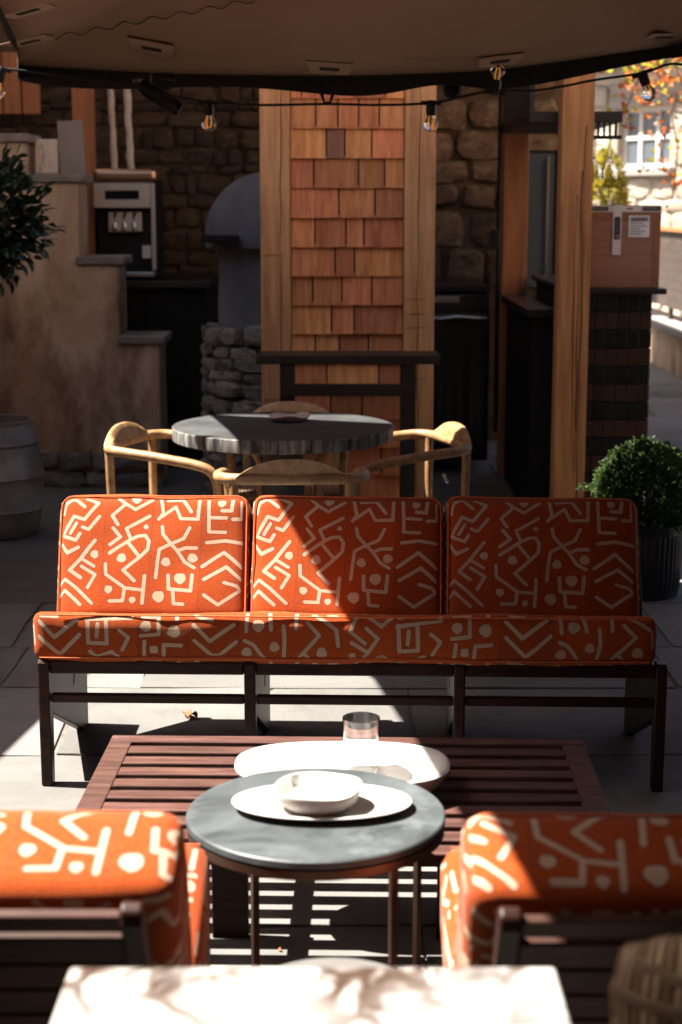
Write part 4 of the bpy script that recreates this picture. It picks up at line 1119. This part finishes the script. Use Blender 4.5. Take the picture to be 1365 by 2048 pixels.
# unseen parasols outside the picture, the last two added: they shade the paving round the seats
def parasol(label, ring_pts, ctr, pole):
    t = thing('unseen_parasol', label, 'parasol', (0, 0, 0))
    e2 = [Vector(q) for q in ring_pts]; ctr = Vector(ctr)
    MB().add([tuple(q) for q in e2] + [tuple(ctr)], [(i, (i + 1) % len(e2), len(e2)) for i in range(len(e2))]).build('fabric', M['canopy'], t)
    MB().tube([(pole[0], pole[1], 0), (pole[0], pole[1], 2.45), ctr], .035, 10).build('pole', M['iron'], t, smooth=True)
parasol('taupe parasol standing over the side of the patio by the barrel', ((-.5, -4.5, 2.3), (-.55, .9, 2.3), (-1.6, 1.2, 2.3), (-2.75, 2.2, 2.3), (-2.36, 4.9, 2.3), (-2.0, 7.4, 2.3), (-1.97, 7.85, 2.33), (-3.5, 7.9, 2.35), (-5.8, 7.9, 2.35), (-5.8, 5, 2.35), (-5.8, 2.2, 2.35), (-5.8, -4.5, 2.3)), (-4.0, 4.3, 2.95), (-4, 4.3))  # follows the sunlit strip's edge; near end stretched to darken ground behind camera
parasol('unseen taupe parasol added past the sofa end to keep sun off the paving', ((2.25, 1.6, 2.42), (2.0, 3.6, 2.44), (1.8, 5.6, 2.44), (1.85, 6.9, 2.44), (4.5, 6.9, 2.4), (4.5, 1.6, 2.4)), (3.2, 4.3, 2.95), (3.2, 4.3))
parasol('unseen taupe parasol added behind the marble table to keep sun off the paving', ((-.48, -4.5, 2.42), (-.53, 1.45, 2.42), (2.2, 1.45, 2.45), (4.5, 1.45, 2.42), (4.5, -4.5, 2.4)), (2.2, -1, 2.95), (2.6, -1))

# string lights
stl = thing('string_lights', 'black festoon cable with small clear bulbs hanging along the canopy hem', 'string lights', (0, 0, 0))
YS = 6.95
cpts = [(-40, 150), (5, 138), (120, 152), (265, 172), (310, 185), (420, 204), (520, 210), (655, 208), (760, 210), (863, 206), (920, 195), (990, 181), (1060, 182), (1130, 172), (1190, 160), (1285, 146), (1340, 128), (1375, 132)]
MB().tube(smooth_path([at(x, y_, Y=YS) for x, y_ in cpts], 5), .0052, 6).build('cable', M['cable'], stl, smooth=True)
def bulb(px, py, tilt=0.0, up=False):
    q = at(px, py, Y=YS)
    so_ = MB().lathe([(0, .012), (.012, .012), (.018, .004), (.018, -.008), (.0165, -.045), (.012, -.047)], 16).span(-.034, .034, -.009, .009, -.006, .01).build('socket', M['blackplastic'], stl, smooth=True)
    so_.location = q; so_.rotation_euler = (0, tilt, 0); so_.scale = (1.22, 1.22, 1.05)
    if up: so_.rotation_euler = (0, math.pi + tilt, 0)
    MB().lathe([(.011, -.046), (.013, -.052), (.0235, -.07), (.0255, -.083), (.021, -.098), (.011, -.106), (0, -.108)], 20).build('bulb', M['bulbglass'], so_, smooth=True)
    MB().tube([(-.004, 0, -.05), (-.006, 0, -.07), (-.003, 0, -.088), (.003, 0, -.088), (.006, 0, -.07), (.004, 0, -.05)], .0011, 5).build('filament_wire', M['filament'], so_, smooth=True)
bulb(418, 207); bulb(863, 207); bulb(1285, 148, R(-22)); bulb(2, 140, R(10)); bulb(990, 184, R(8), True)
# black bracket tab at the middle of the hem
q = at(655, 178, Y=7.0); MB().prism([(-.045, .012), (-.016, -.012), (-.009, -.05), (.009, -.05), (.016, -.012), (.045, .012), (.012, -.066), (-.012, -.066)], -.004, .004, 'y').build('hem_tab', M['hem'], cp).location = q
sp = thing('spotlight', 'black twin spotlight clamped under the canopy hem', 'spotlight', at(306, 186, Y=7.0)); sp.scale = (1.25, 1.25, 1.25)
MB().tube([(-.04, 0, .03), (-.01, 0, .005), (.05, 0, -.03), (.09, 0, -.055)], [.020, .026, .027, .024], 14).build('lamp_body', M['blackplastic'], sp, smooth=True)
MB().tube([(.0, 0, .06), (.0, 0, -.01)], .012, 8).build('bracket', M['blackplastic'], sp, smooth=True)
MB().lathe([(.0, .0), (.018, .0), (.02, .01)], 14, c=(-.046, 0, .034)).build('lens', M['pane'], sp, smooth=True)
MB().tube([(.03, .03, .05), (.07, .03, .045)], .018, 10).build('lamp_body', M['blackplastic'], sp, smooth=True)

# ================================================================== LOUNGE SEATING
TIL = R(24)
def lounge(name, label, cat, posts, width, backs, seat_u0, loc, rz, group=None, rear=None, dxc=0.0):
    t = thing(name, label, cat, loc, rz, group)
    dm = M['darkwood']
    for x in posts:
        b = MB(); w2 = .0165
        b.prism([(-.002, 0), (.042, 0), (.052, .2), (.055, .372), (.045, .386), (.004, .386), (-.004, .376), (-.006, .2)], x - w2, x + w2, 'x')
        b.build('leg', dm, t, bevel=.006, seg=3)
        MB().prism([(.056, .34), (.60, .31), (.60, 0), (.535, 0), (.056, .205)], x - .0145, x + .0145, 'x').build('leg_panel', dm, t, bevel=.003)
        st = MB().prism([(.36, .2), (.40, .19), (.70, .69), (.70, .712), (.685, .722), (.664, .712)], x - w2, x + w2, 'x').build('back_stile', dm, t, bevel=.006, seg=3)
    xs = [p for p in posts]
    for i in range(len(xs) - 1):
        a, b_ = xs[i] + .0175, xs[i + 1] - .0175
        MB().span(a, b_, .006, .04, .342, .383).build('seat_rail', dm, t, bevel=.005)
        MB().span(a, b_, .012, .036, .252, .279).build('stretcher', dm, t, bevel=.005)
        MB().span(a, b_, .44, .47, .235, .275).build('seat_rail', dm, t, bevel=.004)
        for k in range(4):
            y_ = .12 + k * .085
            MB().box(((a + b_) / 2, y_, .368 - y_ * .287), (b_ - a, .055, .014), (-R(16), 0, 0)).build('slat', dm, t, bevel=.003)
    # horizontal back boards, one object each, between the outer stiles
    bd = Vector((0, math.sin(TIL) * 1.22, math.cos(TIL))).normalized()
    for k in range(7):
        c = Vector((0, .668, .685)) - bd * (k * .062)
        for i in range(len(xs) - 1):
            a, b_ = xs[i] + .0175, xs[i + 1] - .0175
            MB().box(((a + b_) / 2, c.y, c.z), (b_ - a, .016, (.056 if k else .036)), (-math.atan2(bd.y, bd.z), 0, 0)).build('back_board', M['chairboard'], t, bevel=.003)
    # seat cushion
    me = cushion_mesh('seat_cushion', width, .40, .148, .03, .006, M['fab_seat'], SW, SH, .008, shear=-.287, u0=seat_u0, seed=len(posts))
    so_ = put('seat_cushion', me, t); so_.location = (dxc, .186, .46)
    for y_, zz in ((-.196, .0), ):
        pass
    for sgn in (1, -1):
        pts = [(-width / 2 + .02, -.199, sgn * .064), (0, -.204, sgn * .064), (width / 2 - .02, -.199, sgn * .064)]
        MB().tube(smooth_path(pts, 8), .0022, 6).build('piping', M['piping'], so_, smooth=True)
    cw = backs[1]
    for i in range(backs[0]):
        cx = (i - (backs[0] - 1) / 2) * (cw + backs[2])
        me = cushion_mesh('back_cushion', cw, .168, .41, .032 if rear is None else .024, .012 if rear is None else .005, M['fab_back'], BW, BH * .96, -.012, u0=(.60 - cw) / 2, seed=i + 3, rear=rear)
        bo = put('back_cushion', me, t)
        # place by its front top edge
        y_ = .49 - .205 * math.sin(TIL) + .084 * math.cos(TIL); z_ = .79 - .205 * math.cos(TIL) - .084 * math.sin(TIL)
        bo.location = (cx + dxc, y_, z_); bo.rotation_euler = (-TIL, R((-.5, .3, .6)[i % 3]), 0)
        rg = ring(cw - .012, .41 - .012, .035, -.078)
        MB().tube(rg, .0025, 6, closed=True).build('piping', M['piping'], bo, smooth=True)
    return t
sofa = lounge('sofa', 'long three seat sofa with orange printed cushions on dark wood legs', 'sofa', [-.895, -.293, .315, .895], 1.80, (3, .596, .010), 0.0,
              (.028, 4.607, 0), R(-1.7), dxc=-.022)
ch1 = lounge('lounge_chair', 'sunlit orange cushioned lounge chair with slatted back, next to the marble table', 'lounge chair', [-.245, .245], .60, (1, .60, 0), .30,
             (-.54, 2.872, 0), R(180), 'lounge chairs facing the sofa', rear=(-.21, .20))
ch2 = copy_tree(ch1, (.482, 2.855, 0), R(180), 'mostly shaded orange lounge chair standing by the woven chair')
for o in kids(ch2):
    if o.name.startswith('back_cushion'):
        o.data = cushion_mesh('back_cushion', .60, .168, .41, .024, .005, M['fab_back'], BW, BH, .006, seed=4, rear=(.05, .20))

# ------------------------------------------------ slatted coffee table
ct = thing('coffee_table', 'low slatted red brown wood coffee table before the sofa', 'coffee table', (.006, 3.71, 0), R(-1.4))
zt_ = .33
hx, hy = .61, .39
for y_ in (-hy + .026, hy - .026):
    MB().span(-hx, hx, y_ - .026, y_ + .026, zt_ - .03, zt_).build('frame_board', M['redwood'], ct, bevel=.003)
for x in (-hx + .029, hx - .029):
    MB().span(x - .029, x + .029, -hy + .0525, hy - .0525, zt_ - .03, zt_ - .0005).build('frame_board', M['redwood'], ct, bevel=.003)
n = 8; gap = (2 * hy - .104 - n * .052) / (n + 1)
for k in range(n):
    y0 = -hy + .052 + gap + k * (.052 + gap)
    MB().span(-hx + .0585, hx - .0585, y0, y0 + .052, zt_ - .026, zt_ - .001).build('slat', M['redwood'], ct, bevel=.003)
for x in (-.262, .262):
    MB().box((x, -.095, (zt_ - .056) / 2), (.085, .024, zt_ - .057)).build('leg_panel', M['darkwood'], ct, bevel=.003)
    MB().span(x - .018, x + .018, -hy + .05, hy - .05, zt_ - .056, zt_ - .0305).build('cross_bar', M['redwood'], ct)
for x in (-hx + .06, hx - .06):
    for y_ in (-hy + .05, hy - .05):
        MB().span(x - .03, x + .03, y_ - .03, y_ + .03, 0, zt_ - .0305).build('leg', M['redwood'], ct, bevel=.003)
# white oval tray
def superoval(prof, a, b, e=2.6, seg=72, c=(0, 0, 0), wobz=0.0):
    mb = MB(); vs, fs = [], []; n = len(prof)
    for k in range(seg):
        an = 2 * math.pi * k / seg; ca, sa = math.cos(an), math.sin(an)
        rx = math.copysign(abs(ca) ** (2 / e), ca); ry = math.copysign(abs(sa) ** (2 / e), sa)
        for s, z in prof: vs.append((c[0] + rx * (a + s), c[1] + ry * (b + s), c[2] + z + wobz * math.sin(2 * an + .7) * (z > .02)))
    for k in range(seg):
        l = (k + 1) % seg
        for i in range(n - 1): fs.append((k * n + i, l * n + i, l * n + i + 1, k * n + i + 1))
    fs.append(tuple(k * n for k in range(seg - 1, -1, -1))); fs.append(tuple(k * n + n - 1 for k in range(seg)))
    return mb.add(vs, fs)
tray = superoval([(-.07, 0), (-.05, .004), (-.02, .03), (0, .062), (.002, .068), (-.004, .071), (-.018, .066), (-.05, .028), (-.075, .014), (-.085, .012)], .25, .155, 2.7).build('serving_tray', M['ceramic'], smooth=True)
tray.location = (.003, 3.70, zt_); tag(tray, 'deep white oval serving tray on the slatted coffee table', 'tray')
gl = MB().lathe([(0, 0), (.036, 0), (.040, .004), (.0445, .141), (.0445, .145), (.0430, .145), (.0425, .141), (.038, .012), (0, .009)], 48).build('water_glass', M['glass'], smooth=True)
q = at(722, 1530, z=zt_ + .02); gl.location = (q.x, 3.76, zt_ + .0155); tag(gl, 'clear drinking glass standing in the white oval tray', 'glass')

# ------------------------------------------------ round side table
st = thing('side_table', 'round dark stone side table on thin bronze legs', 'side table', (-.05, 3.12, 0))
zs_ = .50
MB().lathe([(0, zs_ - .018), (.254, zs_ - .018), (.2575, zs_ - .015), (.2575, zs_ - .003), (.2545, zs_), (0, zs_)], 96).build('table_top', M['slate'], st, smooth=True)
MB().lathe([(.246, zs_ - .038), (.2560, zs_ - .038), (.2560, zs_ - .0205), (.246, zs_ - .0205), (.246, zs_ - .038)], 96).build('rim_band', M['bronze'], st, smooth=True)
for an in (211, 307, 123, 32):
    x, y_ = .247 * math.cos(R(an)), .247 * math.sin(R(an))
    MB().box((x, y_, (zs_ - .038) / 2), (.012, .017, zs_ - .038), (0, 0, R(an))).build('leg', M['bronze'], st, bevel=.002)
MB().lathe([(.235, .004), (.255, .004), (.255, .016), (.235, .016), (.235, .004)], 72).build('base_ring', M['bronze'], st, smooth=True)
plt_ = superoval([(-.05, 0), (-.03, .004), (-.004, .013), (0, .017), (-.006, .019), (-.03, .011), (-.06, .009)], .18, .105, 2.1).build('oval_plate', M['ceramic'], smooth=True)
q = at(644, 1606, z=zs_ + .012); plt_.location = (q.x, q.y, zs_ + .0005); tag(plt_, 'flat white oval plate under the bowl on the round side table', 'plate')
def bw_(an, r, z):
    k = max(0, (z - .012) / .05)
    return (r * (1 + .05 * k * math.sin(an * 2 + .4) + .015 * k * math.sin(5 * an)), z + .004 * k * math.sin(3 * an + 1))
bo = MB().lathe([(0, 0), (.048, 0), (.060, .003), (.080, .020), (.0875, .040), (.0865, .044), (.0825, .042), (.072, .022), (.052, .010), (0, .007)], 56, wob=bw_).build('white_bowl', M['ceramic'], smooth=True)
q = at(636, 1595, z=zs_ + .03); bo.location = (q.x, q.y, zs_ + .0105); tag(bo, 'small hand made white bowl sitting on the oval plate', 'bowl')

# ------------------------------------------------ marble table, woven chair, grey stool
mt = thing('marble_table', 'white veined marble topped table nearest the camera', 'table', (-.036, 1.60, 0))
MB().span(-.308, .308, -.35, .35, .715, .74).build('table_top', M['marble'], mt, bevel=.006, seg=3)
MB().tube([(0, 0, .03), (0, 0, .714)], .035, 16).build('pedestal', M['iron'], mt, smooth=True)
MB().lathe([(0, 0), (.22, 0), (.22, .012), (.05, .03), (0, .03)], 32).build('base', M['iron'], mt, smooth=True)
gs_ = thing('grey_stool', 'round grey stool just beyond the edge of the marble table', 'stool', (-.012, 2.425, 0))
MB().lathe([(0, .40), (.14, .40), (.158, .41), (.16, .44), (.15, .45), (0, .45)], 40).build('seat', M['greystool'], gs_, smooth=True)
for k in range(3):
    an = R(90 + 120 * k); MB().tube([(.08 * math.cos(an), .08 * math.sin(an), .4), (.13 * math.cos(an), .13 * math.sin(an), 0)], .012, 8).build('leg', M['greystool'], gs_, smooth=True)
wcx = at(1300, 1960, Y=1.85)
wk = thing('woven_chair', 'brown woven cord armchair back beside the marble table', 'armchair', (.59, 2.03, 0), R(180))
def wicker():
    out = []
    a, n = .25, 36
    for i in range(n + 1):
        th = R(20 + 140 * i / n)
        x, y_ = a * math.cos(th) * 1.0, .21 * math.sin(th)
        f = abs(math.cos(th)) / math.cos(R(20))
        zt2 = .822 - .06 * f ** 6 - .012 * f
        pts = [(x * .78, y_ * .72, .42), (x * .93, y_ * .94, .54), (x * 1.02, y_ * 1.03, .69), (x, y_, zt2 - .03), (x * .97, y_ * .95, zt2), (x * .92, y_ * .86, zt2 - .01)]
        out.append(smooth_path(pts, 4))
    return out
strands = wicker()
M['wickerdark'] = mat('dark woven cord', (.12, .075, .042), (.24, .16, .095), rough=.8, scale=7)
for i, s in enumerate(strands): MB().tube(s, .0095 if i % 3 else .008, 6).build('cord', M['wicker'] if i % 3 else M['wickerdark'], wk, smooth=True)
for zl_ in (.47, .53, .59, .65, .71, .76):
    pts = [min(s, key=lambda q: abs(q.z - zl_)) for s in strands]
    MB().tube(pts, .012, 6).build('weft_cord', M['wickerdark'], wk, smooth=True)
MB().lathe([(0, .40), (.15, .40), (.165, .415), (.15, .43), (0, .435)], 36).build('seat', M['wicker'], wk, smooth=True)
for x in (-.12, .12):
    for y_ in (-.11, .11): MB().tube([(x, y_, .4), (x * 1.2, y_ * 1.2, 0)], .014, 8).build('leg', M['darkwood'], wk, smooth=True)

# ------------------------------------------------ round dining table and chairs
tx, ty = -.256, 7.22
dt = thing('dining_table', 'round charcoal dining table with thick grained edge', 'table', (tx, ty, 0))
MB().lathe([(0, .729), (.478, .729), (.484, .727), (.484, .7265)], 96).lathe([(0, .67), (.48, .67)], 96).build('table_top', M['basalt'], dt, smooth=True)
MB().lathe([(.478, .669), (.485, .672), (.488, .70), (.487, .724), (.483, .7275)], 96).build('edge_band', M['basaltside'], dt, smooth=True)
MB().lathe([(.26, 0), (.26, .03), (.10, .06), (.09, .62), (.22, .668)], 40).build('pedestal', M['basalt'], dt, smooth=True)
q = at(580, 840, z=.735)
ds = MB().lathe([(0, 0), (.05, 0), (.075, .012), (.086, .026), (.082, .029), (.06, .016), (0, .010)], 40, wob=lambda an, r, z: (r * (1 + .12 * (z > .011) * math.sin(2 * an + .6)), z + (.006 * math.sin(3 * an) if r > .07 else 0))).build('clay_dish', M['claydish'], smooth=True)
ds.location = (q.x, q.y, .7295); tag(ds, 'wavy pinkish clay dish on the round dining table', 'dish')

def dining_chair(label):
    """faces +y; origin under the seat"""
    t = thing('dining_chair', label, 'chair', (0, 0, 0), 0, 'wooden armchairs round the dining table')
    m = M['chairwood']
    half = [(.245, .255, 0), (.25, .26, .25), (.255, .268, .49), (.262, .25, .575), (.272, .19, .612), (.282, .0, .64), (.285, -.12, .652), (.272, -.20, .658), (.22, -.248, .660), (.12, -.262, .660)]
    path = half + [(0, -.266, .660)] + [(-x, y_, z_) for x, y_, z_ in half[::-1]]
    P = smooth_path(path, 5)
    n = len(P)
    MB().tube(P, [.0185 + .003 * math.sin(math.pi * i / (n - 1)) for i in range(n)], 12).build('arm_rail', m, t, smooth=True)
    # lens shaped back piece standing on the rail, following its curve
    vs, fs = [], []; k = 28
    for i in range(k + 1):
        u = -1 + 2 * i / k; x = u * .215
        y0 = -.262 + .02 * u * u; hgt = .072 * (1 - abs(u) ** 2.5) + .004
        th = .013 * (1 - .5 * abs(u))
        for yy, zz in ((-th, .664), (-th - .012, .664 + hgt * .6), (-th * .5 - .028, .664 + hgt), (th * .5 - .026, .664 + hgt), (th - .008, .664 + hgt * .6), (th, .664)):
            vs.append((x, y0 + yy, zz))
    for i in range(k):
        for j in range(6): fs.append((i * 6 + j, i * 6 + (j + 1) % 6, i * 6 + 6 + (j + 1) % 6, i * 6 + 6 + j))
    fs += [tuple(range(6)), tuple(k * 6 + j for j in range(6))]
    MB().add(vs, fs).build('backrest', m, t, smooth=True)
    for s in (-1, 1):
        MB().tube([(s * .20, -.225, 0), (s * .212, -.24, .3), (s * .222, -.246, .655)], [.015, .018, .0185], 12).build('leg', m, t, smooth=True)
        MB().tube([(s * .248, .255, .33), (s * .21, -.235, .33)], .012, 8).build('side_rail', m, t, smooth=True)
    MB().tube([(-.248, .252, .36), (.248, .252, .36)], .013, 8).build('seat_rail', m, t, smooth=True)
    MB().tube([(-.21, -.235, .35), (.21, -.235, .35)], .013, 8).build('seat_rail', m, t, smooth=True)
    for i in range(30):
        x = -.235 + i * .0162
        MB().tube([(x, .252, .376), (x * .9, -.232, .365)], .006, 5).build('seat_cord', M['wicker'], t, smooth=True)
    return t
c0 = dining_chair('wooden dining chair with its curved back turned to the sofa')
c0.location = (at(580, 955, Y=6.2).x, 6.44, 0); c0.rotation_euler = (0, 0, R(2))
copy_tree(c0, (-.69, 7.12, 0), R(-108), 'wooden dining chair at the sunlit side of the round table, nearer the barrel')
copy_tree(c0, (.235, 7.12, 0), R(108), 'shaded wooden dining chair between the round table and the oak post')
copy_tree(c0, (at(582, 812, Y=8.0).x, 7.72, 0), R(180), 'wooden dining chair behind the round table, only its back top showing')

# leaf litter and grit on the paving
rr = random.Random(77); pts = []
for k in range(150):
    q = Vector((rr.uniform(-2.2, 2.2), rr.uniform(2.6, 9.5), .006)); pts.append((q, Vector((rr.uniform(-1, 1), rr.uniform(-1, 1), -.05 * rr.random()))))
o = leaf_mass('leaf_litter', M['dryleaf'], None, pts, .014, wd=.6, seed=12, up=0); o['kind'] = 'stuff'
# fallen dry leaf
dl, _ = leaf_mesh(M['dryleaf'], .05, .7, fold=.4, curl=.3)
dl.name = 'dry_leaf'
for i, (px, py, lab) in enumerate(((380, 1432, 'small dry brown leaf on the sunlit paving under the sofa'), (395, 1428, 'curled dry leaf beside another on the paving under the sofa'))):
    o = put('dry_leaf', dl); q = at(px, py, z=.012); o.location = q; o.rotation_euler = (.2, .3 * i, 2.0 * i + .5)
    tag(o, lab, 'leaf', 'dry leaves on the paving')
